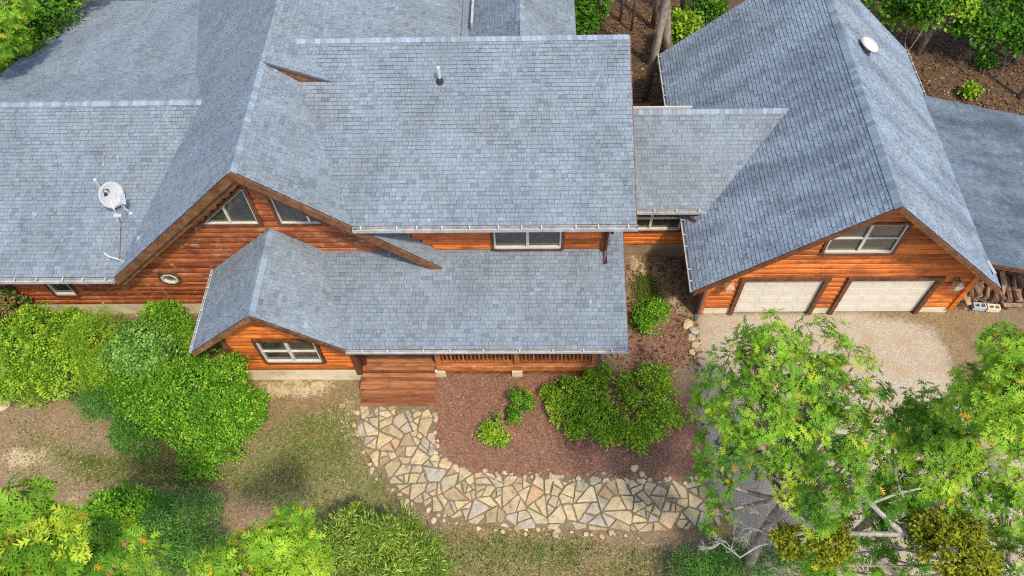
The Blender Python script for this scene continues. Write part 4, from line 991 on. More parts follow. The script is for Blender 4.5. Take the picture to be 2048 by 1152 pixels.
# ------------------------------------------------------------------ firewood and blocks beside the garage
def firewood(p, L, r, yaw, tilt, lab, name='firewood', flat=False):
    pb = PB(); a_ = [(-L/2), (L/2)]
    prof = [(-r, -r*0.35), (r, -r*0.35), (r, r*0.35), (-r, r*0.35)] if flat else [(-r*0.9, -r*0.5), (r*0.9, -r*0.55), (r*0.55, r*0.45), (0, r*0.75), (-r*0.6, r*0.4)]
    n_ = len(prof); cy_, sy_ = math.cos(yaw), math.sin(yaw); ct, st_ = math.cos(tilt), math.sin(tilt); V = []
    for x in a_:
        for (yy, zz) in prof:
            X, Z = x*ct-zz*st_, x*st_+zz*ct; V.append((X*cy_-yy*sy_, X*sy_+yy*cy_, Z))
    pb.add(V, [(i, (i+1) % n_, n_+(i+1) % n_, n_+i) for i in range(n_)]+[tuple(range(n_))[::-1], tuple(range(n_, 2*n_))])
    o = pb.build(name, MAT['firewood']); o.location = p; zmin = min(v[2] for v in V)
    return tag(o, lab, 'firewood' if not flat else 'board', 'firewood heaped beside the garage' if not flat else 'boards on the firewood heap')
for k in range(66):
    lay, col_ = divmod(k, 18); row = (col_ % 2); x = 14.25+(col_//2)*0.29+random.uniform(-0.05, 0.05)+lay*0.05; y = 14.42+row*0.5+random.uniform(-0.06, 0.06)
    if lay == 3 and col_ > 9: continue
    firewood((x, y, 0.05+lay*0.135+random.uniform(0, 0.02)), random.uniform(0.36, 0.46), random.uniform(0.085, 0.14), 1.57+random.gauss(0, 0.22), random.gauss(0, 0.06), 'split firewood piece lying in the heap beside the garage')
for u_, v_, L, yaw, tl, lab in ((1945,572,1.0,1.9,0.45,'grey board leaning at the garage corner on the firewood'),(1960,575,1.1,1.85,0.5,'long grey board leaning beside the first on the firewood'),(2008,565,0.8,1.6,0.4,'tan board upright behind the firewood heap'),(1930,590,0.7,1.9,0.3,'brown board at the garage wall on the firewood')):
    p = bz(u_, v_, 0.45); firewood((p[0], p[1], 0.42), L, 0.09, yaw, tl, lab, 'plank', True)
for i, (u_, v_, lab) in enumerate(((2030,597,'orange brown board lying flat at the right edge of the firewood'),(2026,610,'second orange board in front of the flat one'),(2034,582,'grey board on top of the right firewood stack'))):
    p = bz(u_, v_, 0.1+0.06*i); firewood((p[0], p[1], 0.08+0.07*i), 0.62, 0.07, random.gauss(0, 0.06), 0, lab, 'plank', True)
def cinder(u_, v_, yaw, lab):
    p = bz(u_, v_, 0.1); pb = PB(); L, D, H = 0.40, 0.20, 0.19; t = 0.035
    for a_, b_ in (((-L/2,-D/2,0),(L/2,-D/2+t,H)), ((-L/2,D/2-t,0),(L/2,D/2,H)), ((-L/2,-D/2+t,0),(-L/2+t,D/2-t,H)), ((L/2-t,-D/2+t,0),(L/2,D/2-t,H)), ((-t/2,-D/2+t,0),(t/2,D/2-t,H)), ((-L/2+t,-D/2+t,0),(-t/2,D/2-t,0.02)), ((t/2,-D/2+t,0),(L/2-t,D/2-t,0.02))): pb.box(a_, b_)
    o = pb.build('cinder_block', MAT['cinder'] if 'pale' in lab else MAT['concrete']); o.location = (p[0], p[1], 0.0); o.rotation_euler = (0, 0, yaw); return tag(o, lab, 'cinder block', 'cinder blocks beside the garage')
cinder(1958, 613, -0.08, 'pale grey hollow cinder block in front of the firewood'); cinder(1986, 616, -0.12, 'tan concrete block, right of the grey hollow block')
o = firewood(tuple(bz(1278,211,0.06)), 1.0, 0.09, 0.05, 0, 'tan board lying on the ground behind the connecting roof', 'plank', True)

# ------------------------------------------------------------------ foliage tools
def unit(a_): return a_/(np.linalg.norm(a_, axis=-1, keepdims=True)+1e-9)
OAK_V = np.array([(0,0,0),(0.30,0,0.02),(0.55,0,0.02),(0.80,0,0.0),(1.0,0,-0.05),(0.36,0.30,0.05),(0.68,0.40,0.05),(0.94,0.25,0.02),(0.36,-0.30,0.05),(0.68,-0.40,0.05),(0.94,-0.25,0.02),(0.86,0.05,0),(0.86,-0.05,0)])
OAK_T = np.array([(0,1,5),(1,2,6),(2,3,7),(1,0,8),(2,1,9),(3,2,10),(3,4,11),(3,12,4),(0,12,1)])[:8]
DIA_V = np.array([(0,0,0),(0.5,0.30,0.06),(1,0,-0.03),(0.5,-0.30,0.06)]); DIA_T = np.array([(0,2,1),(0,3,2)])
NAR_V = np.array([(0,0,0),(0.45,0.10,0.03),(1,0,-0.06),(0.45,-0.10,0.03)])
BROAD_V = np.array([(0,0,0),(0.30,0.30,0.06),(0.68,0.27,0.05),(1,0,-0.06),(0.68,-0.27,0.05),(0.30,-0.30,0.06),(0.5,0,0)]); BROAD_T = np.array([(0,6,1),(1,6,2),(2,6,3),(3,6,4),(4,6,5),(5,6,0)])
TMPL = {'oak': (OAK_V, OAK_T), 'dia': (DIA_V, DIA_T), 'nar': (NAR_V, DIA_T), 'broad': (BROAD_V, BROAD_T)}
def leaf_cloud(P, D, N, S, tones, kind):
    """P origins, D leaf directions, N normals, S sizes -> arrays"""
    tv, tt = TMPL[kind]; D = unit(D); N = unit(N-D*np.sum(N*D, -1, keepdims=True)); B = np.cross(N, D)
    V = P[:, None]+S[:, None, None]*(tv[None, :, 0:1]*D[:, None]+tv[None, :, 1:2]*B[:, None]+tv[None, :, 2:3]*N[:, None])
    T = tt[None]+(np.arange(len(P))*len(tv))[:, None, None]
    return V.reshape(-1, 3), T.reshape(-1, 3), np.repeat(tones, len(tt))
def rdir(n): return unit(rng.normal(size=(n, 3)))
def crown_from(name, clumps, parent, mat, n, size, kind='dia', sig=0.16, spread=0.15):
    """clumps: (centre, outward dir, radius) arrays; leaves gather round each clump"""
    C, O, R_ = clumps; k = rng.integers(0, len(C), n)
    off = rdir(n)*(R_[k]*rng.uniform(0.25, 1.0, n)**0.6)[:, None]; P = C[k]+off
    D = unit(off*2+O[k]*0.1*R_[k][:, None]+rng.normal(size=(n, 3))*0.12); Nn = unit(O[k]*0.9+np.array([0, 0, 0.6])+rng.normal(size=(n, 3))*0.55)
    ct = rng.normal(0.48, spread, len(C)); tn = np.clip(ct[k]+rng.normal(0, 0.22, n), 0, 1)
    V, T, t = leaf_cloud(P, D, Nn, size*rng.uniform(0.7, 1.25, n), tn, kind)
    return np_mesh(name, V, T, t, MAT[mat], parent)
def lobes_clumps(lobes, per_m2, rad):
    C, O = [], []
    for (c_, r) in lobes:
        c_, r = np.asarray(c_, float), np.asarray(r, float); area = 4*math.pi*np.mean(r)**2; m = int(area*per_m2)+6
        d = rdir(m); d[:, 2] = np.where(d[:, 2] < -0.25, -d[:, 2], d[:, 2]); d = unit(d)
        lum = 1+0.10*np.sin(3.1*d[:, 0]+c_[0]*5)*np.sin(2.7*d[:, 1]+c_[1]*3)+rng.normal(0, 0.06, m)
        depth = np.where(rng.random(m) < 0.3, rng.uniform(0.55, 0.85, m), 1.0)
        C.append(c_+d*r*(lum*depth)[:, None]); O.append(unit(d/r))
    C, O = np.concatenate(C), np.concatenate(O); keep = np.ones(len(C), bool)
    for (c_, r) in lobes:
        keep &= (np.sum(((C-np.asarray(c_))/np.asarray(r))**2, 1) > 0.30)
    keep &= C[:, 2] > 0.05
    C, O = C[keep], O[keep]; return C, O, rad*rng.uniform(0.7, 1.3, len(C))
def shrub(name, lab, lobes, mat, n, size=0.085, kind='dia', per=9, rad=0.2, base=None, cat='shrub', stems=6):
    c0 = np.mean([l[0] for l in lobes], 0); b_ = base if base is not None else (c0[0], c0[1], 0.0)
    th = empty(name, tuple(map(float, b_)), lab, cat)
    sat = []
    for (c_, r) in lobes:
        for k in range(4):
            d = rdir(1)[0]; d[2] = abs(d[2])*0.9+0.05; d = d/np.linalg.norm(d); q = rng.uniform(0.22, 0.42); sat.append((np.asarray(c_)+d*np.asarray(r)*rng.uniform(0.8, 1.02), tuple(np.asarray(r)*q)))
    cl = lobes_clumps(list(lobes)+sat, per, rad); crown_from('crown', cl, th, mat, int(n*1.25), size, kind, spread=0.2)
    pb = PB()
    for k in range(stems):
        l = lobes[k % len(lobes)]; e = np.asarray(l[0])+rdir(1)[0]*np.asarray(l[1])*0.75; e[2] = max(e[2], 0.3); m = (np.asarray(b_)+e)/2+rng.normal(0, 0.1, 3)
        pb.tube([np.asarray(b_, float)+rng.normal(0, 0.08, 3)*[1, 1, 0]+[0, 0, -0.05], m, e], [0.035, 0.025, 0.012], 5)
    pb.build('stem', MAT['bark'], th); return th
L = lambda u_, v_, z, rx, ry, rz: (bz(u_, v_, z), (rx, ry, rz))
shrub('shrub', 'broad lime green shrub at the left edge below the small window', [L(75,700,1.0,1.1,1.2,1.25), L(125,735,0.85,1.05,1.0,1.0), L(60,765,0.6,0.9,0.7,0.8), L(150,665,0.8,0.6,0.6,0.7)], 'shrub_lime', 26000, 0.085)
shrub('shrub', 'upright pale lime shrub next to the concrete foundation', [L(208,690,1.2,0.75,0.95,1.25), L(215,755,0.8,0.75,0.7,0.9)], 'shrub_lime', 15000, 0.09, 'nar', 10)
shrub('shrub', 'tall vivid green shrub against the log wall beside the porch room', [L(330,672,0.8,0.85,0.75,0.95), L(375,680,0.7,0.6,0.6,0.8), L(345,640,1.0,0.35,0.35,0.6)], 'shrub', 15000, 0.08)
shrub('shrub', 'silvery leaved shrub in the middle of the left hedge', [L(300,705,1.1,0.75,0.8,1.1), L(255,725,1.0,0.6,0.7,0.9), L(330,745,1.1,0.7,0.7,1.0)], 'shrub_pale', 14000, 0.085)
shrub('shrub', 'largest rounded deep green shrub in front of the porch room', [L(395,800,1.0,1.45,1.25,1.35), L(440,850,0.75,1.35,1.1,1.1), L(335,800,0.9,1.1,1.1,1.15), L(420,910,0.45,0.9,0.7,0.7), L(480,830,0.6,0.7,0.8,0.8), L(300,790,0.7,0.95,0.9,0.9), L(260,770,0.6,0.7,0.7,0.75)], 'shrub', 38000, 0.08)
shrub('shrub', 'low blue green shrub under the pale lime one', [L(205,800,0.5,0.8,0.6,0.65), L(240,820,0.4,0.5,0.5,0.5)], 'shrub_blue', 9000, 0.10, 'nar')
shrub('shrub', 'small dark blue green shrub at the foot of the largest one', [L(285,880,0.4,0.6,0.5,0.55), L(262,865,0.35,0.4,0.4,0.4)], 'shrub_blue', 7000, 0.10, 'nar')
shrub('shrub', 'red tipped shrub at the corner of the left wing', [L(15,640,0.9,0.7,0.6,1.0), L(-30,660,1.0,0.9,0.8,1.1), L(25,610,1.1,0.4,0.4,0.6)], 'redtip', 9000, 0.10)
shrub('shrub', 'dark green rounded bush beside the porch downspout', [L(1140,790,0.26,0.55,0.51,0.36), L(1185,835,0.22,0.60,0.55,0.32), L(1125,825,0.19,0.37,0.37,0.25), L(1190,785,0.30,0.46,0.41,0.32), L(1215,870,0.19,0.32,0.28,0.22), L(1150,858,0.15,0.28,0.23,0.18), L(1105,790,0.19,0.23,0.23,0.18), L(1200,752,0.26,0.32,0.28,0.25)], 'shrub_lime', 8500, 0.085, 'dia', 9, 0.2)
shrub('shrub', 'light green loose bush right of the dark porch bush', [L(1275,780,0.30,0.60,0.55,0.36), L(1325,800,0.26,0.46,0.46,0.32), L(1255,845,0.22,0.55,0.46,0.30), L(1310,755,0.30,0.46,0.37,0.29), L(1310,850,0.22,0.46,0.41,0.29), L(1270,880,0.15,0.37,0.28,0.22), L(1345,830,0.19,0.28,0.28,0.22)], 'shrub_lime', 6500, 0.085, 'dia', 7, 0.22)
shrub('shrub', 'small dense bush in the gap between house and garage', [L(1305,632,0.4,0.45,0.5,0.5), L(1290,645,0.3,0.3,0.3,0.35)], 'shrub', 5000, 0.065)
shrub('young_shrub', 'young bright green plant on the mulch, farther from the path', [L(1042,800,0.25,0.32,0.35,0.3), L(1030,835,0.15,0.2,0.25,0.2)], 'shrub', 1500, 0.08, 'dia', 10, 0.11, stems=4, cat='plant')
shrub('young_shrub', 'yellow green young plant on the mulch, nearer to the path', [L(992,855,0.25,0.3,0.35,0.3), L(972,872,0.15,0.25,0.2,0.2), L(1000,882,0.12,0.25,0.2,0.2)], 'shrub_lime', 1700, 0.07, 'dia', 10, 0.11, stems=4, cat='plant')
shrub('shrub', 'dark green shrub group member at the lower left behind the bright oak', [L(230,1060,0.9,0.9,0.9,1.0), L(280,1035,0.8,0.8,0.7,0.9)], 'shrub', 12000, 0.095)
shrub('shrub', 'dark green feathery shrub left of the yellow green bush', [L(370,1050,1.0,0.95,0.9,1.1), L(340,1100,0.9,0.9,0.8,1.0), L(400,1110,0.7,0.7,0.7,0.8)], 'shrub_blue', 14000, 0.11, 'nar')
shrub('willow_bush', 'feathery yellow green bush below the bend of the path', [L(750,1095,1.0,0.8,0.7,1.1), L(680,1105,0.9,0.7,0.7,0.9), L(825,1110,0.8,0.7,0.7,0.8), L(750,1170,0.9,1.2,0.9,0.9), L(640,1140,0.7,0.6,0.6,0.7), L(860,1140,0.6,0.5,0.5,0.6), L(715,1060,0.9,0.5,0.4,0.7), L(790,1060,0.8,0.5,0.4,0.7)], 'willow', 17000, 0.15, 'nar', 7, 0.26)
shrub('shrub', 'dark shrub at the lower edge below the path end', [L(1400,1140,0.6,0.9,0.6,0.7), L(1480,1150,0.7,0.9,0.7,0.8), L(1560,1150,0.8,0.9,0.7,0.9)], 'shrub_blue', 12000, 0.10, 'nar')
pk = PB()
for u_, v_ in ((1158,888),(1340,857)):
    p = bz(u_, v_, 0.35); fl_ = PB()
    for k in range(5):
        an = k*1.257; d = np.array([math.cos(an), math.sin(an), 0.3]); s_2 = np.array([-math.sin(an), math.cos(an), 0])
        fl_.add([p, p+d*0.04+s_2*0.025, p+d*0.07, p+d*0.04-s_2*0.025], [(0, 1, 2, 3)])
    tag(fl_.build('azalea_flower', MAT['pink']), 'tiny pink flower at the %s of the porch bushes' % ('foot' if u_ < 1200 else 'right end'), 'flower')

# ------------------------------------------------------------------ trees
def curve(a_, b_, n=5, bow=0.12):
    a_, b_ = np.asarray(a_, float), np.asarray(b_, float); L_ = np.linalg.norm(b_-a_); o_ = rng.normal(size=3)*bow*L_; o_[2] = abs(o_[2])*0.6
    return [a_+(b_-a_)*t+o_*math.sin(math.pi*t) for t in np.linspace(0, 1, n)]
def oak(name, lab, base, fork, blobs, mat, leafsize=0.18, kind='oak', per=7, trunk_r=0.16, bark_='bark', cat='tree', flat=0.6):
    """blobs: (centre, radius, number of twig ends)"""
    th = empty(name, (base[0], base[1], 0.0), lab, cat)
    pb = PB(); pb.tube(curve((base[0], base[1], -0.15), fork, 6, 0.03), list(np.linspace(trunk_r, trunk_r*0.62, 6)), 10); tr = pb.build('trunk', MAT[bark_], th, True)
    P, D, N, S, TN = [], [], [], [], []; lb = PB()
    for (c_, r, m) in blobs:
        c_ = np.asarray(c_, float); path_ = curve(fork, c_, 5, 0.08); lb.tube(path_, list(np.linspace(trunk_r*0.42, 0.02, 5)), 6)
        d = rdir(m); d[:, 2] = np.abs(d[:, 2])*0.9-0.25; d = unit(d); rr = r*rng.uniform(0.45, 1.05, m); E = c_+d*np.stack([rr, rr, rr*flat], 1)
        btone = rng.normal(0.46, 0.20)
        for k in range(m):
            if k % 2 == 0: lb.tube([c_*0.5+E[k]*0.5+rng.normal(0, 0.04, 3)-[0, 0, 0.05], E[k]], [0.009, 0.004], 3, cap=False)
            ax = unit(d[k]+np.array([0, 0, 0.5])+rng.normal(0, 0.25, 3)); n_ = int(rng.integers(per-2, per+3))
            a1 = unit(np.cross(ax, [0.3, 0.7, 0.2])); a2 = np.cross(ax, a1); an = rng.uniform(0, 6.28)+np.arange(n_)*2.4
            dd = np.cos(an)[:, None]*a1+np.sin(an)[:, None]*a2+ax*rng.uniform(-0.15, 0.55, n_)[:, None]
            P.append(E[k]+ax*rng.uniform(-0.06, 0.05, n_)[:, None]+dd*0.015); D.append(dd-np.array([0, 0, 0.18])); N.append(np.repeat(ax[None], n_, 0)+rng.normal(0, 0.28, (n_, 3)))
            S.append(leafsize*rng.uniform(0.7, 1.2, n_)); tt = np.clip(btone+rng.normal(0, 0.12)+rng.normal(0, 0.10, n_), 0, 0.88); tt = np.where(rng.random(n_) < 0.035, rng.uniform(0.9, 1.0, n_), tt); TN.append(tt)
    V, T, t = leaf_cloud(np.concatenate(P), np.concatenate(D), np.concatenate(N), np.concatenate(S), np.concatenate(TN), kind)
    np_mesh('crown', V, T, t, MAT[mat], th); lb.build('limb', MAT[bark_], th); return th
Bb = lambda u_, v_, z, r, m: (bz(u_, v_, z), r, m)
oak('oak_tree', 'large green oak crown between the path end and the garage doors', (5.9, 5.2), (5.6, 5.6, 5.6),
    [Bb(1545,675,8.6,0.69,38), Bb(1545,735,8.6,0.84,50), Bb(1460,735,8.2,0.69,38), Bb(1640,690,8.0,0.73,41), Bb(1705,735,7.8,0.67,34), Bb(1420,800,7.8,0.56,27), Bb(1500,820,8.6,0.84,51), Bb(1595,800,8.4,0.84,50),
     Bb(1690,810,7.8,0.73,38), Bb(1440,885,7.6,0.62,31), Bb(1425,960,7.0,0.45,21), Bb(1545,890,8.3,0.73,41), Bb(1630,890,8.2,0.78,41), Bb(1690,930,7.8,0.62,29), Bb(1590,960,7.8,0.56,26), Bb(1430,1030,6.4,0.39,14), Bb(1720,870,7.4,0.56,21), Bb(1660,1000,8.0,0.56,26), Bb(1500,760,8.5,0.67,31), Bb(1600,745,8.4,0.67,31), Bb(1655,770,8.2,0.67,28), Bb(1465,850,8.0,0.62,27), Bb(1590,850,8.4,0.67,28), Bb(1680,870,8.0,0.67,27), Bb(1480,920,7.6,0.5,18), Bb(1745,800,7.4,0.5,18), Bb(1620,1030,7.6,0.5,18), Bb(1740,940,7.4,0.5,17), Bb(1765,990,6.9,0.5,22), Bb(1700,1000,7.4,0.5,24), Bb(1760,860,7.4,0.45,22), Bb(1505,690,8.0,0.45,18)], 'oak', 0.172, trunk_r=0.17)
oak('oak_tree', 'bright green oak at the right edge above the driveway', (10.6, 6.6), (9.8, 6.8, 6.5),
    [Bb(2010,700,9.6,0.5,44), Bb(2030,770,9.8,0.6,60), Bb(1985,790,9.4,0.55,46), Bb(2010,860,9.6,0.55,50), Bb(1950,770,9.0,0.45,30), Bb(1925,830,8.6,0.45,28), Bb(2060,850,9.6,0.6,50), Bb(2070,730,9.6,0.6,50)], 'oak_bright', 0.19, trunk_r=0.17)
oak('oak_tree', 'thin green oak between the large oak and the right edge', (8.8, 6.2), (8.4, 6.3, 4.8),
    [Bb(1850,815,7.2,0.55,34), Bb(1810,860,7.0,0.5,28), Bb(1880,880,7.2,0.5,30), Bb(1840,920,7.0,0.55,30), Bb(1900,940,6.8,0.5,24), Bb(1780,960,6.6,0.5,20), Bb(1830,850,7.2,0.5,34), Bb(1870,830,7.2,0.5,34), Bb(1900,890,7.0,0.5,34), Bb(1860,960,6.8,0.5,30), Bb(1800,910,6.8,0.5,30), Bb(1930,900,7.0,0.5,30)], 'oak_bright', 0.18, trunk_r=0.11)
oak('oak_tree', 'green oak foliage at the lower right corner', (11.6, 4.2), (10.6, 4.6, 4.6),
    [Bb(1960,1000,6.0,0.6,26), Bb(2020,1040,6.2,0.6,30), Bb(1850,1000,5.8,0.55,20), Bb(1930,960,6.2,0.5,20), Bb(2030,1130,6.6,0.5,30), Bb(1760,1110,4.6,0.7,36), Bb(1680,1140,4.4,0.7,36), Bb(1990,960,6.2,0.6,34), Bb(1800,1040,5.6,0.6,34), Bb(2040,980,6.4,0.5,34), Bb(1980,1080,6.0,0.5,30), Bb(1620,1120,4.6,0.6,30), Bb(1850,1140,5.0,0.7,30), Bb(1720,1060,5.4,0.5,24), Bb(1790,985,6.6,0.55,34), Bb(1870,1010,6.6,0.5,30), Bb(1930,1010,6.6,0.5,30), Bb(2010,930,6.8,0.5,30), Bb(1650,1130,5.2,0.5,26)], 'oak', 0.17, trunk_r=0.12)
oak('oak_tree', 'bright yellow green oak top at the lower left corner', (-8.3, 0.6), (-7.5, 2.0, 10.2),
    [Bb(40,1035,12.2,0.5,60), Bb(95,1090,12.2,0.5,60), Bb(10,1110,12.2,0.5,60), Bb(60,1140,12.3,0.5,60), Bb(-60,1080,12,0.6,40)], 'oak_bright', 0.225, trunk_r=0.18)
oak('oak_tree', 'soft green oak top right of the bright corner oak', (-6.7, 0.8), (-6.4, 2.2, 8.4),
    [Bb(180,1100,10.4,0.5,44), Bb(240,1110,10.2,0.5,40), Bb(150,1140,10.4,0.5,40), Bb(290,1140,10.0,0.4,30)], 'oak', 0.17, trunk_r=0.13)
oak('oak_tree', 'bright oak top at the lower edge left of the feathery bush', (-4.4, 0.8), (-4.1, 2.2, 8.2),
    [Bb(575,1055,10.0,0.35,28), Bb(545,1100,10.2,0.5,48), Bb(490,1125,10.2,0.5,44), Bb(600,1120,10.0,0.45,36), Bb(430,1145,10.0,0.4,30)], 'oak_bright', 0.20, trunk_r=0.13)
# pale limbed tree with olive clumps
tp = empty('pale_tree', (9.9, 3.7, 0), 'pale grey limbed tree with olive leaf clumps and bare twigs below the large oak', 'tree')
q = [bz(1990,1112,5.0), bz(1940,1098,6.0), bz(1860,1088,6.4), bz(1808,1069,6.6)]
trk = PB(); trk.tube([(9.9,3.7,-0.2), (9.8,3.8,2.5)]+q, [0.17,0.15,0.12,0.095,0.08,0.07], 9); trk.build('trunk', MAT['bark_pale'], tp, True)
lim = PB(); f = q[-1]
la = [f, bz(1775,1040,6.9), bz(1741,1007,7.2), bz(1735,995,7.4)]; lim.tube(la, [0.065,0.055,0.045,0.03], 7)
lb_ = [f, bz(1712,1067,6.6), bz(1640,1066,6.5), bz(1578,1060,6.4), bz(1545,1068,6.3)]; lim.tube(lb_, [0.06,0.045,0.035,0.025,0.015], 7)
lc = [la[2], bz(1800,985,7.0), bz(1850,975,6.9), bz(1900,955,6.8)]; lim.tube(lc, [0.03,0.024,0.018,0.01], 6)
ld = [bz(1640,1066,6.5), bz(1520,1090,5.9), bz(1480,1115,5.7), bz(1440,1085,5.6)]; lim.tube(ld, [0.03,0.028,0.02,0.008], 6)
def twigs(pb, p, d, L_, r, depth):
    e = p+d*L_; m_2 = (p+e)/2+rng.normal(0, 0.06*L_, 3); pb.tube([p, m_2, e], [r, r*0.8, r*0.5], 4, cap=False)
    if depth == 0: return
    for k in range(int(rng.integers(2, 4))):
        nd = unit(d+rng.normal(0, 0.55, 3)*[1, 1, 0.6]); twigs(pb, p+(e-p)*rng.uniform(0.4, 1.0), nd, L_*rng.uniform(0.55, 0.85), r*0.62, depth-1)
for p_, tgt in ((ld[2], bz(1430,1060,5.6)), (lb_[3], bz(1500,1020,6.3)), (lb_[3], bz(1540,1000,6.4)), (lb_[4], bz(1480,1050,6.2)), (ld[3], bz(1415,1105,5.5)), (lc[2], bz(1870,920,6.9)), (lc[3], bz(1960,940,6.8)), (lc[1], bz(1790,930,7.1)), (la[3], bz(1700,960,7.6)), (lc[3], bz(1985,900,7.0)), (q[0], bz(2020,1080,6.2)), (q[0], bz(2030,1000,6.0))):
    v_ = tgt-p_; L_ = np.linalg.norm(v_); twigs(lim, p_, v_/L_, L_*0.62, 0.02, 5)
lim.build('limb', MAT['bark_pale'], tp)
ol = lobes_clumps([L(1660,1080,6.7,0.36,0.34,0.4), L(1650,1105,6.5,0.25,0.25,0.3), L(1570,1075,6.4,0.25,0.2,0.25), L(1895,1105,6.9,0.5,0.45,0.5), L(1850,1060,6.7,0.4,0.35,0.4), L(1950,1140,6.8,0.45,0.4,0.45), L(1580,1098,6.2,0.2,0.2,0.2), L(1920,1060,6.5,0.35,0.3,0.35)], 26, 0.09)
crown_from('crown', ol, tp, 'olive', 11000, 0.075, 'broad')
# forest behind and beside the house
def forest_tree(name, lab, x, y, h, r, crown_r, n, mat='forest', lean=(0, 0), group='forest trees behind the house'):
    th = empty(name, (x, y, 0), lab, 'tree', group); top = np.array([x+lean[0], y+lean[1], h])
    pb = PB(); pb.tube(curve((x, y, -0.3), top, 7, 0.015), list(np.linspace(r, r*0.5, 7)), 10); pb.build('trunk', MAT['bark'], th, True)
    lob = []; lm = PB()
    for k in range(7):
        d = rdir(1)[0]; c_ = top+np.array([d[0]*crown_r*0.6, d[1]*crown_r*0.6, d[2]*crown_r*0.35+0.4]); lob.append((c_, (crown_r*0.55,)*2+(crown_r*0.4,))); lm.tube(curve(top-[0, 0, h*0.15], c_, 4), [r*0.4, r*0.3, r*0.2, 0.02], 5)
    lm.build('limb', MAT['bark'], th); cl = lobes_clumps(lob, 4.0, 0.32); crown_from('crown', cl, th, mat, n, 0.17, 'broad'); return th
trunks = [(1290,196,0.17,'thick grey trunk nearest the connecting roof'), (1188,100,0.09,'slim pale trunk right of the rear gable'), (1338,150,0.20,'stout leaning trunk behind the garage eave'), (1388,70,0.12,'mottled trunk close behind the garage rake'), (1440,30,0.12,'trunk topped by the garage rake line'), (1240,40,0.06,'thin sapling trunk between the slim and thick trunks'),
          (1262,60,0.05,'spindly sapling stem left of the thick grey trunk'), (1420,45,0.09,'slender trunk between the mottled and topmost trunks'), (1215,30,0.05,'spindly stem right of the slim pale trunk'), (1305,55,0.12,'shaded trunk behind the thick grey trunk'), (1365,40,0.13,'dark trunk behind the stout leaning one'), (1835,108,0.13,'grey leaning trunk right of the garage roof vent'), (1822,90,0.07,'thin forked trunk beside the grey leaning one'), (2030,125,0.13,'trunk at the right edge above the lean-to'), (2040,195,0.12,'trunk at the right edge nearest the lean-to')]
for i, (u_, v_, r, lab) in enumerate(trunks):
    p = bz(u_, v_); forest_tree('forest_tree', lab+' in the woods', p[0], p[1], random.uniform(12, 15), r*1.05, 2.2, 1000, lean=(random.uniform(-1, 1)*(2.5 if 'leaning' in lab else 0.8), random.uniform(-0.4, 0.8)), group=None)
spots = [(-24,30),(-16,34),(-8,35),(0,34),(9,35),(20,34),(26,30),(-27,22),(25,22)]
for (x, y) in spots: forest_tree('forest_tree', 'tall leafy tree of the woods surrounding the house', x+random.uniform(-1, 1), y+random.uniform(-1, 1), random.uniform(11, 15), 0.2, 3.4, 3000)
# low leafy trees at the wing's left side and understory
oak('young_tree', 'orange tipped oak beyond the far left corner of the wing roof', (-21.6, 22.6), (-21.4, 22.8, 4.5), [Bb(5,35,6.0,1.0,80), Bb(45,10,5.6,0.8,56), Bb(-15,95,5.4,0.8,60), Bb(20,80,5.0,0.7,46), Bb(-40,60,6,1.2,50)], 'oak', 0.21, trunk_r=0.13)
shrub('understory_tree', 'light green young tree close to the wing roof edge', [L(-12,130,3.4,0.9,0.9,0.8), L(33,105,3.2,0.9,0.9,0.8), L(-32,170,3.2,0.8,0.7,0.7), L(-72,160,3.4,1.0,0.9,0.9)], 'shrub_lime', 9000, 0.13, 'broad', 5, 0.26, cat='tree')
shrub('understory_tree', 'dark green tree behind the corner of the wing roof', [L(78,40,3.2,1.1,1.0,1.0), L(108,5,3.0,1.1,1.0,0.9), L(53,70,2.8,0.9,0.9,0.8), L(148,-30,3.0,1.2,1.0,1.0)], 'forest', 9000, 0.14, 'broad', 5, 0.28, cat='tree')
und = [(1172,40,1.6,0.6,'leafy sapling beside the rear gable in the woods'),(1168,5,1.8,0.8,'shaded sapling above the rear gable eave'),(1362,55,1.5,0.55,'bright sapling between the trunks behind the garage'),(1330,85,1.0,0.3,'small bright sprig by the garage gutter corner'),(1410,20,1.6,0.7,'green sapling along the garage rake'),
       (1885,15,2.2,1.0,'bright leafy sapling top right of the roof vent'),(1850,20,2.4,0.8,'leafy branch over the leaning trunk'),(1960,60,1.4,1.0,'dim green sapling in the right woods'),(2020,20,1.6,1.2,'dense green sapling at the top right corner'),(1800,35,1.4,0.6,'light sprig beside the garage rake end'),(1770,0,1.8,0.8,'shaded sapling behind the garage ridge'),(2035,85,1.2,0.7,'low green sapling at the right edge'),(1970,125,0.3,0.3,'small green plant on the leaf litter'),(1940,185,0.2,0.25,'tiny yellow green weed by the lean-to eave')]
for u_, v_, z, r, lab in und:
    shrub('sapling', lab, [L(u_, v_, z, r, r, r*0.6), L(u_+18*r, v_-10*r, z+0.3*r, r*0.7, r*0.7, r*0.5)], 'shrub_lime' if ('bright' in lab or 'light' in lab or 'yellow' in lab) else 'forest', int(1400*r+250), 0.16 if r > 0.4 else 0.1, 'broad', 6, 0.22, cat='sapling', stems=3)

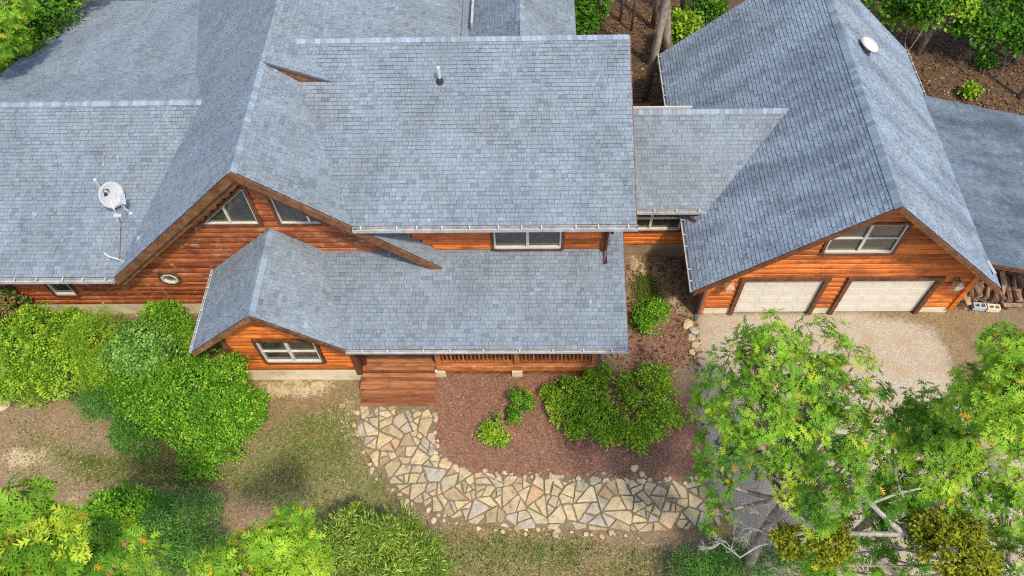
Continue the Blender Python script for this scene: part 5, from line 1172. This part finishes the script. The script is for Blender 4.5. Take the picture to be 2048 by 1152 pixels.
# ------------------------------------------------------------------ loose ground cover
def scatter(polys, n, weight=None):
    out = []
    for poly, w in polys:
        A = np.array(poly); lo2, hi2 = A.min(0), A.max(0); m = int(n*w); P = rng.uniform(lo2, hi2, (m*2, 2)); P = P[in_poly(P[:, 0], P[:, 1], poly)][:m]; out.append(P)
    return np.concatenate(out)
def flakes(name, lab, cat, P2, size, mat, kind='dia', tilt=0.35, zoff=0.012, upright=False, tone=(0.45, 0.22)):
    n = len(P2); z = np.maximum(ground_z(P2[:, 0], P2[:, 1]), -0.2)+zoff; P = np.stack([P2[:, 0], P2[:, 1], z], 1); an = rng.uniform(0, 6.283, n)
    D = np.stack([np.cos(an), np.sin(an), rng.normal(0, tilt, n)], 1); N = np.array([0, 0, 1.0])+rng.normal(0, tilt, (n, 3))
    if upright: D = np.stack([np.cos(an)*0.5, np.sin(an)*0.5, np.ones(n)], 1); N = np.stack([-np.cos(an), -np.sin(an), np.ones(n)*0.4], 1)
    V, T, t = leaf_cloud(P, D, N, size*rng.uniform(0.6, 1.4, n), np.clip(rng.normal(tone[0], tone[1], n), 0, 1), kind)
    return tag(np_mesh(name, V, T, t, MAT[mat]), lab, cat, kind='stuff')
mp = scatter([(P_MULCH, 1)], 26000); flakes('mulch', 'reddish bark mulch covering the bed before the porch', 'mulch', mp, 0.085, 'chips', 'nar', 0.45)
gp2 = scatter([(P_GRAVEL, 0.8), (P_GAP, 0.15)], 9000); flakes('gravel', 'pale gravel scattered over the driveway', 'gravel', gp2, 0.028, 'pebble', 'broad', 0.25, 0.008)
lt = scatter([([(1.8,19.5),(9,22),(9,34),(1.5,34)], 0.8), ([(14.6,20.5),(26,19),(27,34),(13,34)], 1.0), ([(14.3,14.0),(19,14),(19,16),(14.3,16)], 0.04), ([(2.3,11.8),(5.6,11.8),(5.6,16.3),(2.3,16.3)], 0.05), ([(-6,2.5),(6,2.5),(6,6.2),(-6,6.2)], 0.01)], 16000)
flakes('leaf_litter', 'brown dry leaves strewn under the trees', 'leaf litter', lt, 0.12, 'litter', 'broad', 0.4, 0.02)
cents = scatter([(wpoly(q_), w*0.2) for q_, w in GRASS], 1600); k = rng.integers(0, len(cents), 26000)
gp3 = cents[k]+rng.normal(0, 0.16, (26000, 2)); gp3 = gp3[~in_poly(gp3[:, 0], gp3[:, 1], P_PATH)]
flakes('grass', 'sparse short grass on the bare yard', 'grass', gp3, 0.10, 'grass', 'nar', 0.3, -0.01, True, (0.5, 0.25))
gb = scatter([(wpoly([(0,800),(240,830),(400,960),(500,870),(720,790),(760,950),(880,1050),(1400,1080),(1380,1160),(0,1160)]), 1.0)], 20000)
flakes('twig_debris', 'bits of straw and twig lying on the bare soil', 'debris', gb, 0.07, 'straw', 'nar', 0.2, 0.01, False, (0.6, 0.25))

# a few fallen leaves caught on the roofs
lp = []
for n_, (x0, x1, y0, y1), f_ in ((7, (-4.5,2.7,13.6,18.5), zmain), (8, (-5.0,2.6,11.1,13.9), zporch), (4, (-18.5,-13.4,13.6,18.5), lambda y_: 3.08+0.362*(y_-13.45))):
    for k in range(n_):
        x, y = random.uniform(x0, x1), y0+(y1-y0)*random.random()**1.6; lp.append((x, y, f_(y)+0.035))
lp = np.array(lp); n_ = len(lp); an = rng.uniform(0, 6.283, n_)
V, T, t = leaf_cloud(lp, np.stack([np.cos(an), np.sin(an), 0.3*np.sin(an)], 1), np.array([0, -0.3, 1.0])+rng.normal(0, 0.2, (n_, 3)), rng.uniform(0.05, 0.09, n_), rng.uniform(0.3, 1, n_), 'broad')
tag(np_mesh('fallen_leaves', V, T, t, MAT['litter']), 'scattered dry leaves lying on the shingle roofs', 'leaves', kind='stuff')
